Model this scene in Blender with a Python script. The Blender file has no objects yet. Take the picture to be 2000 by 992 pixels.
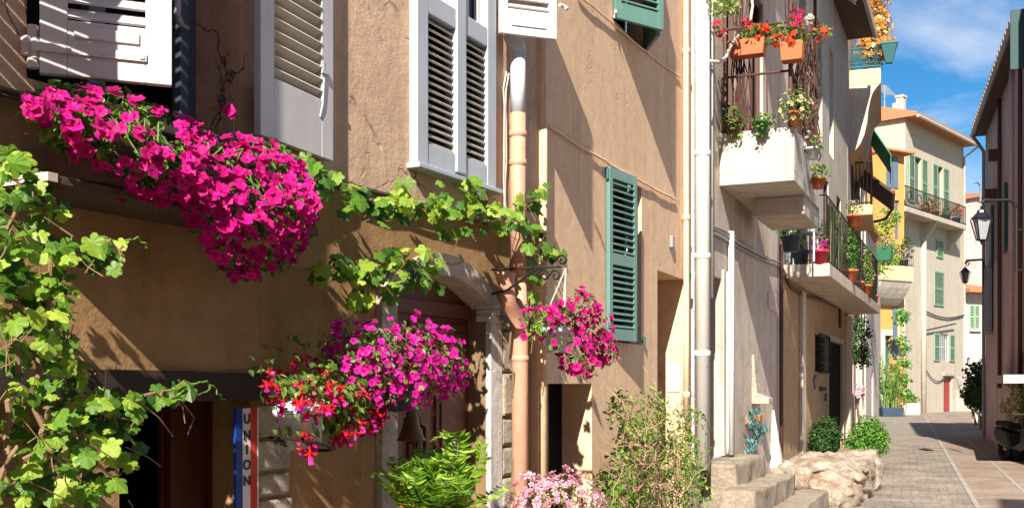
import bpy, bmesh, math, random
import numpy as np
from mathutils import Vector, Matrix, noise as mnoise
R = math.radians
sc = bpy.context.scene
C = sc.collection
# ------------------------------------------------------------------ camera, sky, sun, exposure
F = 2100.0; EYE = 1.6
cam = bpy.data.cameras.new('camera'); camo = bpy.data.objects.new('camera', cam); C.objects.link(camo)
camo.location = (0, 0, EYE); camo.rotation_euler = (R(90), 0, 0)
cam.sensor_width = 36; cam.lens = 36 * F / 2000; cam.shift_y = 254 / 2000
cam.clip_start = .05; cam.clip_end = 3000
sc.camera = camo
SUN_AZ, SUN_EL = 12.4, 35.5
SUN_STRENGTH, SKY_STRENGTH, EXPOSURE = 5.0, 0.05, 1.14
w = bpy.data.worlds.new('World'); sc.world = w; w.use_nodes = True
nt = w.node_tree; bg = nt.nodes['Background']
sky = nt.nodes.new('ShaderNodeTexSky'); sky.sky_type = 'NISHITA'; sky.sun_disc = False
sky.sun_elevation = R(SUN_EL); sky.sun_rotation = R(180 + SUN_AZ); sky.air_density = 1.0; sky.dust_density = .25; sky.ozone_density = 2.5
tc = nt.nodes.new('ShaderNodeTexCoord'); mp = nt.nodes.new('ShaderNodeMapping')
mp.inputs['Rotation'].default_value = (0, R(35), R(20)); mp.inputs['Scale'].default_value = (2.2, 2.2, 5.5)
ns = nt.nodes.new('ShaderNodeTexNoise'); ns.inputs['Scale'].default_value = 2.3; ns.inputs['Detail'].default_value = 9; ns.inputs['Roughness'].default_value = .6; ns.inputs['Distortion'].default_value = .35
cr = nt.nodes.new('ShaderNodeValToRGB'); cr.color_ramp.elements[0].position = .40; cr.color_ramp.elements[1].position = .72
cr.color_ramp.elements[1].color = (.75, .75, .75, 1)
mx = nt.nodes.new('ShaderNodeMix'); mx.data_type = 'RGBA'
hs = nt.nodes.new('ShaderNodeHueSaturation'); hs.inputs['Saturation'].default_value = 1.45; hs.inputs['Value'].default_value = 1.15
nt.links.new(tc.outputs['Generated'], mp.inputs['Vector']); nt.links.new(mp.outputs[0], ns.inputs['Vector'])
nt.links.new(ns.outputs['Fac'], cr.inputs[0]); nt.links.new(cr.outputs[0], mx.inputs['Factor'])
nt.links.new(sky.outputs[0], hs.inputs['Color']); nt.links.new(hs.outputs[0], mx.inputs[6]); mx.inputs[7].default_value = (7.5, 8.2, 9.6, 1)
nt.links.new(mx.outputs[2], bg.inputs['Color']); bg.inputs['Strength'].default_value = SKY_STRENGTH
sl = bpy.data.lights.new('sun', 'SUN'); so = bpy.data.objects.new('sun', sl); C.objects.link(so)
sd = Vector((math.sin(R(SUN_AZ)) * math.cos(R(SUN_EL)), math.cos(R(SUN_AZ)) * math.cos(R(SUN_EL)), -math.sin(R(SUN_EL))))
so.rotation_euler = sd.to_track_quat('-Z', 'Y').to_euler(); so.location = (-3, -10, 15)
sl.energy = SUN_STRENGTH; sl.angle = R(.53); sl.color = (1, .94, .84)
vs = sc.view_settings; vs.view_transform = 'Standard'; vs.look = 'None'; vs.exposure = EXPOSURE; vs.gamma = 1
sc.cycles.max_bounces = 8; sc.cycles.transparent_max_bounces = 8

# ------------------------------------------------------------------ materials
def node(nt, t, **k):
    n = nt.nodes.new('ShaderNode' + t)
    for a, b in k.items():
        if a in n.inputs: n.inputs[a].default_value = b
        else: setattr(n, a, b)
    return n
def newmat(name, rough=.8, spec=.3):
    m = bpy.data.materials.new(name); m.use_nodes = True
    b = m.node_tree.nodes['Principled BSDF']; b.inputs['Roughness'].default_value = rough; b.inputs['Specular IOR Level'].default_value = spec
    return m, m.node_tree, b
def c4(c): return (c[0], c[1], c[2], 1)
def mixn(nt, f, a, b, mode='MIX'):
    n = nt.nodes.new('ShaderNodeMix'); n.data_type = 'RGBA'; n.blend_type = mode
    for s, v in ((0, f), (6, a), (7, b)):
        if isinstance(v, (int, float)): n.inputs[s].default_value = v
        elif isinstance(v, tuple): n.inputs[s].default_value = c4(v)
        else: nt.links.new(v, n.inputs[s])
    return n.outputs[2]
def ramp(nt, src, p0, p1, c0=(0, 0, 0), c1=(1, 1, 1)):
    n = nt.nodes.new('ShaderNodeValToRGB'); e = n.color_ramp.elements
    e[0].position = p0; e[1].position = p1; e[0].color = c4(c0); e[1].color = c4(c1)
    nt.links.new(src, n.inputs[0]); return n.outputs[0]
def tex(nt, kind, vec, scale, **k):
    n = node(nt, kind, Scale=scale, **k); nt.links.new(vec, n.inputs['Vector']); return n
def bumpn(nt, b, h, strength=.5, dist=.02, prev=None):
    n = node(nt, 'Bump', Strength=strength, Distance=dist); nt.links.new(h, n.inputs['Height'])
    if prev: nt.links.new(prev.outputs[0], n.inputs['Normal'])
    nt.links.new(n.outputs[0], b.inputs['Normal']); return n
def objvec(nt, scale=(1, 1, 1), rot=(0, 0, 0)):
    t = nt.nodes.new('ShaderNodeTexCoord'); m = nt.nodes.new('ShaderNodeMapping')
    m.inputs['Scale'].default_value = scale; m.inputs['Rotation'].default_value = rot
    nt.links.new(t.outputs['Object'], m.inputs['Vector']); return m.outputs[0]

def plaster(name, base, alt, stain, bump=.6, cracks=.5, scale=1.0, grain=1.0, patch=None, pits=.2, patch2=None):
    m, nt, b = newmat(name, .92, .15)
    v = objvec(nt, (scale,) * 3)
    n1 = tex(nt, 'TexNoise', v, 1.6, Detail=8, Roughness=.65); n2 = tex(nt, 'TexNoise', v, 9, Detail=8, Roughness=.7)
    n3 = tex(nt, 'TexNoise', v, 60 * grain, Detail=6, Roughness=.7)
    col = mixn(nt, ramp(nt, n1.outputs['Fac'], .38, .64), base, alt)
    vv = objvec(nt, (3 * scale, 3 * scale, .35 * scale)); n4 = tex(nt, 'TexNoise', vv, 1.5, Detail=7, Roughness=.65)
    f = nt.nodes.new('ShaderNodeMath'); f.operation = 'MULTIPLY'; nt.links.new(ramp(nt, n4.outputs['Fac'], .5, .78), f.inputs[0]); f.inputs[1].default_value = .8
    col = mixn(nt, f.outputs[0], col, stain)
    col = mixn(nt, .5, col, ramp(nt, n2.outputs['Fac'], .25, .75, (.62, .60, .57), (1.25, 1.22, 1.18)), 'MULTIPLY')
    col = mixn(nt, .3, col, ramp(nt, n3.outputs['Fac'], .3, .7, (.7, .7, .7), (1.2, 1.2, 1.2)), 'MULTIPLY')
    if patch2:
        n6 = tex(nt, 'TexNoise', v, .9, Detail=12, Roughness=.7); col = mixn(nt, ramp(nt, n6.outputs['Fac'], .56, .59), col, mixn(nt, .5, col, patch2))
    if patch:
        n5 = tex(nt, 'TexNoise', v, 2.7, Detail=10, Roughness=.75); col = mixn(nt, ramp(nt, n5.outputs['Fac'], .58, .61), col, patch)
    # cracks and pits
    dn = tex(nt, 'TexNoise', v, 4, Detail=6); add = nt.nodes.new('ShaderNodeVectorMath'); add.operation = 'MULTIPLY_ADD'
    nt.links.new(dn.outputs['Color'], add.inputs[0]); add.inputs[1].default_value = (.5, .5, .5); nt.links.new(v, add.inputs[2])
    vo = tex(nt, 'TexVoronoi', add.outputs[0], 1.7); vo.feature = 'DISTANCE_TO_EDGE'
    line = ramp(nt, vo.outputs['Distance'], .0, .012, (1, 1, 1), (0, 0, 0))
    msk = ramp(nt, tex(nt, 'TexNoise', v, 1.3, Detail=2).outputs['Fac'], .53, .58)
    cm = mixn(nt, 1.0, line, msk, 'MULTIPLY')
    col = mixn(nt, mixn(nt, 1.0, cm, (cracks,) * 3, 'MULTIPLY'), col, tuple(x * .35 for x in stain))
    nt.links.new(col, b.inputs['Base Color'])
    b1 = bumpn(nt, b, n2.outputs['Fac'], bump * .55, .03)
    b2 = bumpn(nt, b, n3.outputs['Fac'], bump * .5, .006, b1)
    inv = ramp(nt, cm, 0, 1, (1, 1, 1), (0, 0, 0)); b3 = bumpn(nt, b, inv, min(1, cracks), .012, b2)
    pit = tex(nt, 'TexNoise', v, 5.5, Detail=10, Roughness=.6, Distortion=1.2)
    pm = ramp(nt, tex(nt, 'TexNoise', v, 1.9, Detail=3).outputs['Fac'], .5, .6); ph = mixn(nt, pm, (1., 1., 1.), ramp(nt, pit.outputs['Fac'], .34, .40)); bumpn(nt, b, ph, pits, .016, b3)
    return m
def stonemat(name, base, alt, stain, bump=.8, scale=1):
    m, nt, b = newmat(name, .9, .2); v = objvec(nt, (scale,) * 3)
    n1 = tex(nt, 'TexNoise', v, 3, Detail=9, Roughness=.7); n2 = tex(nt, 'TexNoise', v, 25, Detail=8, Roughness=.75)
    vo = tex(nt, 'TexVoronoi', v, 14)
    col = mixn(nt, ramp(nt, n1.outputs['Fac'], .4, .62), base, alt)
    col = mixn(nt, ramp(nt, n2.outputs['Fac'], .5, .72), col, stain)
    nt.links.new(col, b.inputs['Base Color'])
    b1 = bumpn(nt, b, n1.outputs['Fac'], bump, .06); b2 = bumpn(nt, b, n2.outputs['Fac'], bump, .015, b1)
    bumpn(nt, b, vo.outputs['Distance'], bump * .3, .01, b2)
    return m
def paint(name, col, worn, rough=.5, wear=.55, grain=(30, 30, 3), bump=.25, spec=.35):
    m, nt, b = newmat(name, rough, spec); v = objvec(nt, grain)
    n1 = tex(nt, 'TexNoise', v, 1, Detail=6, Roughness=.7); v2 = objvec(nt)
    n2 = tex(nt, 'TexNoise', v2, 11, Detail=8, Roughness=.75); n3 = tex(nt, 'TexNoise', v2, 2.2, Detail=5)
    c = mixn(nt, .35, col, ramp(nt, n1.outputs['Fac'], .3, .7, (.7, .7, .7), (1.1, 1.1, 1.1)), 'MULTIPLY')
    c = mixn(nt, .4, c, ramp(nt, n3.outputs['Fac'], .3, .7, (.75, .75, .75), (1.1, 1.1, 1.1)), 'MULTIPLY')
    c = mixn(nt, ramp(nt, n2.outputs['Fac'], wear, wear + .1), c, worn)
    nt.links.new(c, b.inputs['Base Color']); b1 = bumpn(nt, b, n1.outputs['Fac'], bump, .004); bumpn(nt, b, n2.outputs['Fac'], bump, .004, b1)
    return m
def leafmat(name, c1, c2, c3, tr=.45, rough=.45):
    m, nt, b = newmat(name, rough, .35)
    g = nt.nodes.new('ShaderNodeNewGeometry'); r = nt.nodes.new('ShaderNodeValToRGB'); e = r.color_ramp.elements
    e[0].color = c4(c1); e[1].color = c4(c3); e.new(.55).color = c4(c2)
    nt.links.new(g.outputs['Random Per Island'], r.inputs[0])
    n = tex(nt, 'TexNoise', objvec(nt), 60, Detail=3)
    col = mixn(nt, .4, r.outputs[0], ramp(nt, n.outputs['Fac'], .3, .7, (.6, .6, .6), (1.25, 1.25, 1.25)), 'MULTIPLY')
    nt.links.new(col, b.inputs['Base Color'])
    t = nt.nodes.new('ShaderNodeBsdfTranslucent'); nt.links.new(mixn(nt, 1, col, (1.5, 1.7, .7), 'MULTIPLY'), t.inputs[0])
    ms = nt.nodes.new('ShaderNodeMixShader'); ms.inputs[0].default_value = tr
    nt.links.new(b.outputs[0], ms.inputs[1]); nt.links.new(t.outputs[0], ms.inputs[2])
    nt.links.new(ms.outputs[0], nt.nodes['Material Output'].inputs[0]); return m
def petalmat(name, cen, mid, rim, tr=.3, var=.55):
    m, nt, b = newmat(name, .55, .2)
    a = nt.nodes.new('ShaderNodeAttribute'); a.attribute_name = 't'
    r = nt.nodes.new('ShaderNodeValToRGB'); e = r.color_ramp.elements; e[0].color = c4(cen); e[1].color = c4(rim); e.new(.42).color = c4(mid)
    nt.links.new(a.outputs['Fac'], r.inputs[0])
    g = nt.nodes.new('ShaderNodeNewGeometry')
    col = mixn(nt, 1, r.outputs[0], ramp(nt, g.outputs['Random Per Island'], 0, 1, (1 - var,) * 3, (1 + var * .6,) * 3), 'MULTIPLY')
    nt.links.new(col, b.inputs['Base Color'])
    t = nt.nodes.new('ShaderNodeBsdfTranslucent'); nt.links.new(col, t.inputs[0])
    ms = nt.nodes.new('ShaderNodeMixShader'); ms.inputs[0].default_value = tr
    nt.links.new(b.outputs[0], ms.inputs[1]); nt.links.new(t.outputs[0], ms.inputs[2])
    nt.links.new(ms.outputs[0], nt.nodes['Material Output'].inputs[0]); return m
def plain(name, col, rough=.6, metal=0, spec=.4, bump=0):
    m, nt, b = newmat(name, rough, spec); b.inputs['Metallic'].default_value = metal
    n = tex(nt, 'TexNoise', objvec(nt), 14, Detail=6, Roughness=.7)
    nt.links.new(mixn(nt, .5, col, ramp(nt, n.outputs['Fac'], .3, .7, (.65, .65, .65), (1.2, 1.2, 1.2)), 'MULTIPLY'), b.inputs['Base Color'])
    if bump: bumpn(nt, b, n.outputs['Fac'], bump, .01)
    return m

M = {}
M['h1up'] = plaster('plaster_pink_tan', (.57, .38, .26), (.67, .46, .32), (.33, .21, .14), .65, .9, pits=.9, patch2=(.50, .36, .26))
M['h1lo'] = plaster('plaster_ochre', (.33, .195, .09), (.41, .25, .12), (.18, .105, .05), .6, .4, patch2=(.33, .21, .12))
M['h2'] = plaster('plaster_apricot', (.77, .52, .33), (.84, .58, .37), (.56, .37, .24), .3, .3, pits=.12)
M['h3'] = plaster('plaster_greige', (.50, .42, .34), (.60, .52, .44), (.28, .22, .16), .6, .35)
M['h3b'] = plaster('plaster_rough_beige', (.47, .33, .19), (.37, .26, .16), (.27, .18, .10), 1.0, .1, 2.0)
M['white_pl'] = plaster('plaster_white', (.60, .55, .47), (.52, .47, .39), (.28, .23, .17), .35, .4)
M['cream'] = plaster('plaster_cream', (.52, .46, .37), (.48, .42, .33), (.40, .33, .25), .3, .1, .5)
M['pinkw'] = plaster('plaster_pale_pink', (.62, .50, .46), (.55, .44, .40), (.42, .33, .30), .3, .2, .6)
M['mauve'] = plaster('plaster_mauve', (.72, .54, .53), (.62, .46, .46), (.44, .31, .31), .3, .2, .6)
M['yellow'] = plaster('plaster_yellow', (.60, .34, .10), (.56, .31, .10), (.42, .25, .10), .3, .1, .6)
M['ochre_l'] = plaster('plaster_light_ochre', (.78, .58, .32), (.70, .50, .28), (.55, .38, .22), .25, .1)
M['stone'] = stonemat('limestone', (.52, .45, .35), (.38, .32, .25), (.24, .19, .14))
M['rock'] = stonemat('boulder_stone', (.52, .45, .36), (.26, .17, .10), (.16, .12, .09), 1.0, 1.5)
M['step'] = stonemat('step_stone', (.44, .37, .29), (.30, .23, .16), (.20, .15, .11), 1.0, 1.6)
M['jamb'] = plaster('whitewashed_stone', (.68, .65, .60), (.52, .48, .43), (.25, .22, .19), .8, .3, 1.5, patch=(.28, .24, .20))
M['white'] = paint('white_shutter_paint', (.66, .62, .62), (.42, .36, .33), .5, .66)
M['white2'] = paint('blue_grey_shutter_paint', (.43, .46, .50), (.36, .34, .31), .5, .64)
M['creamp'] = paint('cream_slat_paint', (.58, .52, .43), (.4, .34, .27), .5, .66)
M['green'] = paint('green_shutter_paint', (.12, .24, .20), (.20, .30, .26), .45, .62)
M['palegreen'] = paint('pale_green_paint', (.26, .42, .28), (.4, .48, .38), .5, .66)
M['teal'] = paint('teal_paint', (.035, .13, .13), (.07, .15, .15), .5, .68)
M['blue'] = paint('blue_grey_paint', (.12, .16, .22), (.2, .22, .25), .5, .66)
M['brown'] = paint('door_wood', (.13, .042, .02), (.12, .05, .03), .4, .64, (18, 18, 1.5), .5)
M['darkdoor'] = paint('dark_door', (.10, .03, .018), (.06, .02, .01), .4, .64, (18, 18, 1.5), .4)
M['reddoor'] = paint('red_door', (.34, .03, .022), (.25, .04, .03), .5, .7)
M['beam'] = paint('old_beam', (.045, .03, .02), (.09, .06, .04), .8, .6, (2, 18, 18), .8)
M['roofwood'] = paint('weathered_roof_wood', (.08, .05, .035), (.16, .11, .08), .8, .6, (2, 18, 18), .8)
M['pipe_p'] = plain('terracotta_paint', (.62, .32, .21), .55, 0, .35, .05)
M['pipe_w'] = plain('pale_grey_pipe', (.62, .64, .68), .45, 0, .4, .05)
M['pipe_white'] = paint('white_pipe', (.62, .59, .54), (.34, .28, .22), .5, .6)
M['pipe_c'] = plain('cream_pipe', (.74, .52, .34), .5, 0, .35, .05)
M['iron'] = plain('wrought_iron', (.018, .015, .014), .55, .3)
M['rust'] = plain('brown_iron', (.10, .045, .035), .6, .2)
M['black'] = plain('black_void', (.006, .005, .005), .9, 0, .1)  # near-black fill; darkness of unlit insides put into the colour
M['glass'] = plain('window_glass', (.03, .05, .08), .06, 0, .8)
M['terra'] = plain('terracotta_pot', (.52, .15, .06), .75, 0, .2, .2)
M['potw'] = plain('white_pot', (.55, .55, .58), .35)
M['potg'] = plain('green_pot', (.02, .12, .06), .4)
M['potn'] = plain('navy_planter', (.035, .06, .10), .5)
M['potred'] = plain('red_pot', (.55, .02, .05), .4)
M['tile'] = stonemat('roof_tile', (.50, .20, .09), (.40, .17, .09), (.34, .2, .13), .8)
M['tile_d'] = stonemat('roof_tile_old', (.36, .17, .10), (.28, .15, .10), (.25, .2, .16), .6)
M['grey'] = plain('grey_metal', (.30, .30, .31), .5, .3)
M['brass'] = plain('aged_brass', (.16, .085, .035), .4, .8)
M['archst'] = plaster('arch_limestone', (.62, .54, .44), (.44, .37, .30), (.26, .21, .16), .9, .3)
M['sgn_b'] = plain('blue_enamel', (.012, .05, .28), .3); M['sgn_w'] = plain('white_enamel', (.78, .75, .74), .3); M['sgn_r'] = plain('red_enamel', (.62, .035, .03), .3)
M['letter'] = plain('black_lettering', (.015, .015, .02), .4)
M['cable'] = plain('pale_cable', (.55, .50, .42), .6); M['cable_d'] = plain('dark_cable', (.05, .04, .035), .6)
M['awn'] = plain('green_awning', (.03, .22, .10), .8); M['lampg'] = plain('lantern_glass', (.30, .31, .33), .15, 0, .6)
M['soil'] = plain('soil', (.03, .02, .015), .95, 0, .1)
M['stem'] = plain('vine_bark', (.22, .14, .08), .85, 0, .1, .5); M['stemg'] = plain('green_stem', (.16, .24, .06), .6); M['twig'] = plain('dry_twig', (.40, .26, .16), .8)
M['tyre'] = plain('tyre', (.015, .015, .016), .7); M['chrome'] = plain('chrome', (.5, .5, .5), .2, 1); M['blackp'] = plain('black_bodywork', (.012, .014, .018), .3, 0, .6)
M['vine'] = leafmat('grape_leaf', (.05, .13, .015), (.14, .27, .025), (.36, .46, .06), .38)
M['vine_shade'] = leafmat('grape_leaf_shaded', (.018, .06, .010), (.05, .13, .016), (.20, .30, .04), .3)  # darker leaf copy: shade inside the vine put into colour
M['leaf'] = leafmat('petunia_leaf', (.05, .12, .02), (.12, .21, .03), (.26, .32, .06), .3)
M['leaf2'] = leafmat('shrub_leaf', (.04, .11, .015), (.14, .25, .03), (.30, .36, .07), .3)
M['leafb'] = leafmat('box_leaf', (.04, .13, .02), (.10, .25, .03), (.20, .36, .05), .3)
M['leafdry'] = leafmat('dry_leaf', (.30, .17, .10), (.38, .25, .12), (.28, .28, .08), .3)
M['fern'] = leafmat('fern_leaf', (.06, .16, .01), (.16, .30, .02), (.36, .46, .05), .35)
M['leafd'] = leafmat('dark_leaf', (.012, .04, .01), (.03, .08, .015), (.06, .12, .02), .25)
M['leafbl'] = leafmat('blue_green_leaf', (.04, .15, .15), (.09, .24, .24), (.22, .38, .36), .2)
M['leafor'] = leafmat('orange_mixed_leaf', (.60, .20, .03), (.58, .36, .04), (.40, .26, .16), .3)
M['teal_d'] = paint('dark_teal_paint', (.018, .06, .058), (.04, .08, .08), .6, .68)
M['pet'] = petalmat('magenta_petal', (.22, .0, .05), (.56, .004, .15), (.62, .009, .225))
M['pet2'] = petalmat('pink_magenta_petal', (.28, .0, .07), (.58, .006, .23), (.66, .020, .33))
M['fuch'] = petalmat('fuchsia_blossom', (.72, .012, .02), (.70, .008, .04), (.55, .03, .34), .2)
M['palep'] = petalmat('pale_pink_petal', (.60, .05, .22), (.85, .30, .42), (.92, .55, .62))
M['ger'] = petalmat('red_petal', (.8, .03, .01), (.85, .04, .012), (.9, .05, .02)); M['ger2'] = petalmat('crimson_petal', (.7, .01, .08), (.75, .01, .10), (.8, .02, .14))
M['yel'] = petalmat('cream_yellow_petal', (.6, .5, .1), (.75, .66, .25), (.85, .8, .5)); M['whitef'] = petalmat('white_petal', (.6, .6, .4), (.8, .8, .7), (.85, .85, .82))

# ------------------------------------------------------------------ frames
class Frame:
    """a vertical wall plane: x runs along the wall, y goes INTO the wall, z is up"""
    def __init__(s, X, Y, deg): s.O = (X, Y); s.a = R(deg); s.sn, s.cs = math.sin(s.a), math.cos(s.a); s.rot = math.pi / 2 - s.a
    def S(s, px, y=0):
        m = (px - 1000) / F; ox, oy = s.O
        return (m * oy + m * s.sn * y - ox + s.cs * y) / (s.sn - m * s.cs)
    def D(s, x, y=0): return s.O[1] + s.cs * x + s.sn * y
    def Z(s, px, py, y=0): return EYE + (750 - py) / F * s.D(s.S(px, y), y)
    def pt(s, px, py, y=0): x = s.S(px, y); return (x, y, EYE + (750 - py) / F * s.D(x, y))
    def SY(s, Y, y=0): return (Y - s.O[1] - s.sn * y) / s.cs
    def world(s, p): return (s.O[0] + s.sn * p[0] - s.cs * p[1], s.O[1] + s.cs * p[0] + s.sn * p[1], p[2])
class WorldFrame:
    rot = 0.0
    def world(s, p): return tuple(p)
W0 = WorldFrame()
def at(px, py, Y): return ((px - 1000) / F * Y, Y, EYE + (750 - py) / F * Y)
TH1 = math.degrees(math.atan(1100 / F)); TH2 = math.degrees(math.atan(900 / F))
H1 = Frame(-3.459, 0, TH1); H2 = Frame(-2.8, 0, TH2)
H4 = Frame(7.49, 24, 19.1); HY = Frame(.3438 * 54.5, 54.5, 60); HG = Frame(22.86, 64, 49.8); HF = Frame(25.65, 63, 41.4)
R1 = Frame(.3571 * 32 + 2.667, 32, 180 + 19.0); R2 = Frame((1905 - 1000) / F * 72, 72, 72); R3 = Frame((1915 - 1000) / F * 88, 88, 60)

# ------------------------------------------------------------------ mesh builder and object helpers
class MB:
    def __init__(s): s.V = []; s.Fc = []; s.T = []; s.n = 0; s.M = Matrix.Identity(4); s.smooth = False
    def add(s, vs, fs, t=None):
        for v in vs: s.V.append(tuple(s.M @ Vector(v)))
        s.Fc += [tuple(i + s.n for i in f) for f in fs]; s.T += list(t) if t is not None else [0.0] * len(vs); s.n += len(vs); return s
    def box(s, x0, x1, y0, y1, z0, z1):
        return s.add([(x0, y0, z0), (x1, y0, z0), (x1, y1, z0), (x0, y1, z0), (x0, y0, z1), (x1, y0, z1), (x1, y1, z1), (x0, y1, z1)],
                     [(0, 3, 2, 1), (4, 5, 6, 7), (0, 1, 5, 4), (1, 2, 6, 5), (2, 3, 7, 6), (3, 0, 4, 7)])
    def quad(s, a, b, c, d): return s.add([a, b, c, d], [(0, 1, 2, 3)])
    def tube(s, pts, r, sides=8, cap=True):
        pts = [Vector(p) for p in pts]; k = len(pts); rr = r if hasattr(r, '__len__') else [r] * k; vs = []; ref = None
        for i, p in enumerate(pts):
            d = (pts[min(i + 1, k - 1)] - pts[max(i - 1, 0)]); d = d.normalized() if d.length > 1e-9 else Vector((0, 0, 1))
            if ref is None: ref = Vector((0, 0, 1)) if abs(d.z) < .9 else Vector((0, 1, 0))
            a = d.cross(ref); a = a.normalized() if a.length > 1e-6 else Vector((1, 0, 0)); b = a.cross(d).normalized(); ref = b
            for j in range(sides): q = 2 * math.pi * j / sides; vs.append(p + (a * math.cos(q) + b * math.sin(q)) * rr[i])
        fs = [(i * sides + j, i * sides + (j + 1) % sides, (i + 1) * sides + (j + 1) % sides, (i + 1) * sides + j) for i in range(k - 1) for j in range(sides)]
        if cap: fs += [tuple(range(sides))[::-1], tuple((k - 1) * sides + j for j in range(sides))]
        return s.add(vs, fs)
    def lathe(s, prof, c=(0, 0, 0), n=16):
        vs = [(c[0] + r * math.cos(2 * math.pi * j / n), c[1] + r * math.sin(2 * math.pi * j / n), c[2] + z) for r, z in prof for j in range(n)]
        fs = [(i * n + j, i * n + (j + 1) % n, (i + 1) * n + (j + 1) % n, (i + 1) * n + j) for i in range(len(prof) - 1) for j in range(n)]
        return s.add(vs, fs)
    def prism_x(s, poly, x0, x1):   # poly of (y, z)
        n = len(poly); return s.add([(x0, y, z) for y, z in poly] + [(x1, y, z) for y, z in poly], [tuple(range(n))[::-1], tuple(range(n, 2 * n))] + [(i, (i + 1) % n, n + (i + 1) % n, n + i) for i in range(n)])
    def scatter(s, tv, tf, tt, rots, pos):   # numpy: rots (k,3,3) with scale, pos (k,3)
        k = len(pos); n = len(tv)
        if not k: return s
        P = np.einsum('kij,nj->kni', rots, tv) + pos[:, None, :]
        P = P.reshape(-1, 3); s.V += [tuple(p) for p in P.tolist()]
        for q in range(k):
            o = s.n + q * n; s.Fc += [tuple(i + o for i in f) for f in tf]
        s.T += list(tt) * k; s.n += k * n; return s
ORG = {}
def setprops(o, label=None, cat=None, group=None, kind=None):
    for k, v in (('label', label), ('category', cat), ('group', group), ('kind', kind)):
        if v: o[k] = v
    return o
def meshobj(name, mb, mat, smooth=False):
    me = bpy.data.meshes.new(name); me.from_pydata(mb.V, [], mb.Fc); me.materials.append(mat)
    a = me.attributes.new('t', 'FLOAT', 'POINT'); a.data.foreach_set('value', np.array(mb.T, dtype=np.float32))
    if smooth: me.polygons.foreach_set('use_smooth', [True] * len(me.polygons))
    me.update(); o = bpy.data.objects.new(name, me); C.objects.link(o); return o
def thing(fr, name, label, cat, org=(0, 0, 0), group=None):
    o = bpy.data.objects.new(name, None); C.objects.link(o); o.location = fr.world(org); o.rotation_euler = (0, 0, fr.rot)
    o.empty_display_size = .2; ORG[o.name] = org; return setprops(o, label, cat, group)
def part(par, name, mb, mat, smooth=False, bevel=0, label=None):
    org = ORG[par.name]; mb.V = [(v[0] - org[0], v[1] - org[1], v[2] - org[2]) for v in mb.V]
    o = meshobj(name, mb, mat, smooth); o.parent = par; ORG[o.name] = org
    if bevel:
        b = o.modifiers.new('bevel', 'BEVEL'); b.width = bevel; b.segments = 2; b.limit_method = 'ANGLE'
    if label: o['label'] = label
    return o
def structure(name, mb, mat, smooth=False): o = meshobj(name, mb, mat, smooth); o['kind'] = 'structure'; return o
def copy_thing(root, loc, label, rotz=None):
    r = root.copy(); C.objects.link(r); r.location = loc; r['label'] = label
    if rotz is not None: r.rotation_euler = (0, 0, rotz)
    for ch in root.children:
        c = ch.copy(); C.objects.link(c); c.parent = r
        for g in ch.children: d = g.copy(); C.objects.link(d); d.parent = c
    return r

def wall(mb, s0, s1, z0, z1, ops=(), y=0):
    """front sheet with rectangular openings (s0,s1,z0,z1,depth), the reveals running inwards"""
    xs = sorted({s0, s1, *[o[0] for o in ops], *[o[1] for o in ops]}); zs = sorted({z0, z1, *[o[2] for o in ops], *[o[3] for o in ops]})
    for a, b in zip(xs, xs[1:]):
        for c, d in zip(zs, zs[1:]):
            mx_, mz_ = (a + b) / 2, (c + d) / 2
            if any(o[0] < mx_ < o[1] and o[2] < mz_ < o[3] for o in ops): continue
            mb.quad((a, y, c), (b, y, c), (b, y, d), (a, y, d))
    for a, b, c, d, dp in ops:
        mb.quad((a, y, c), (a, y, d), (a, y + dp, d), (a, y + dp, c)); mb.quad((b, y, d), (b, y, c), (b, y + dp, c), (b, y + dp, d))
        mb.quad((a, y, d), (b, y, d), (b, y + dp, d), (a, y + dp, d)); mb.quad((b, y, c), (a, y, c), (a, y + dp, c), (b, y + dp, c))
    return mb
def shell(mb, s0, s1, z0, z1, depth, y=0):
    mb.quad((s0, y, z0), (s0, y, z1), (s0, depth, z1), (s0, depth, z0)); mb.quad((s1, y, z0), (s1, depth, z0), (s1, depth, z1), (s1, y, z1))
    mb.quad((s0, depth, z0), (s0, depth, z1), (s1, depth, z1), (s1, depth, z0)); mb.quad((s0, y, z1), (s1, y, z1), (s1, depth, z1), (s0, depth, z1)); return mb
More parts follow.
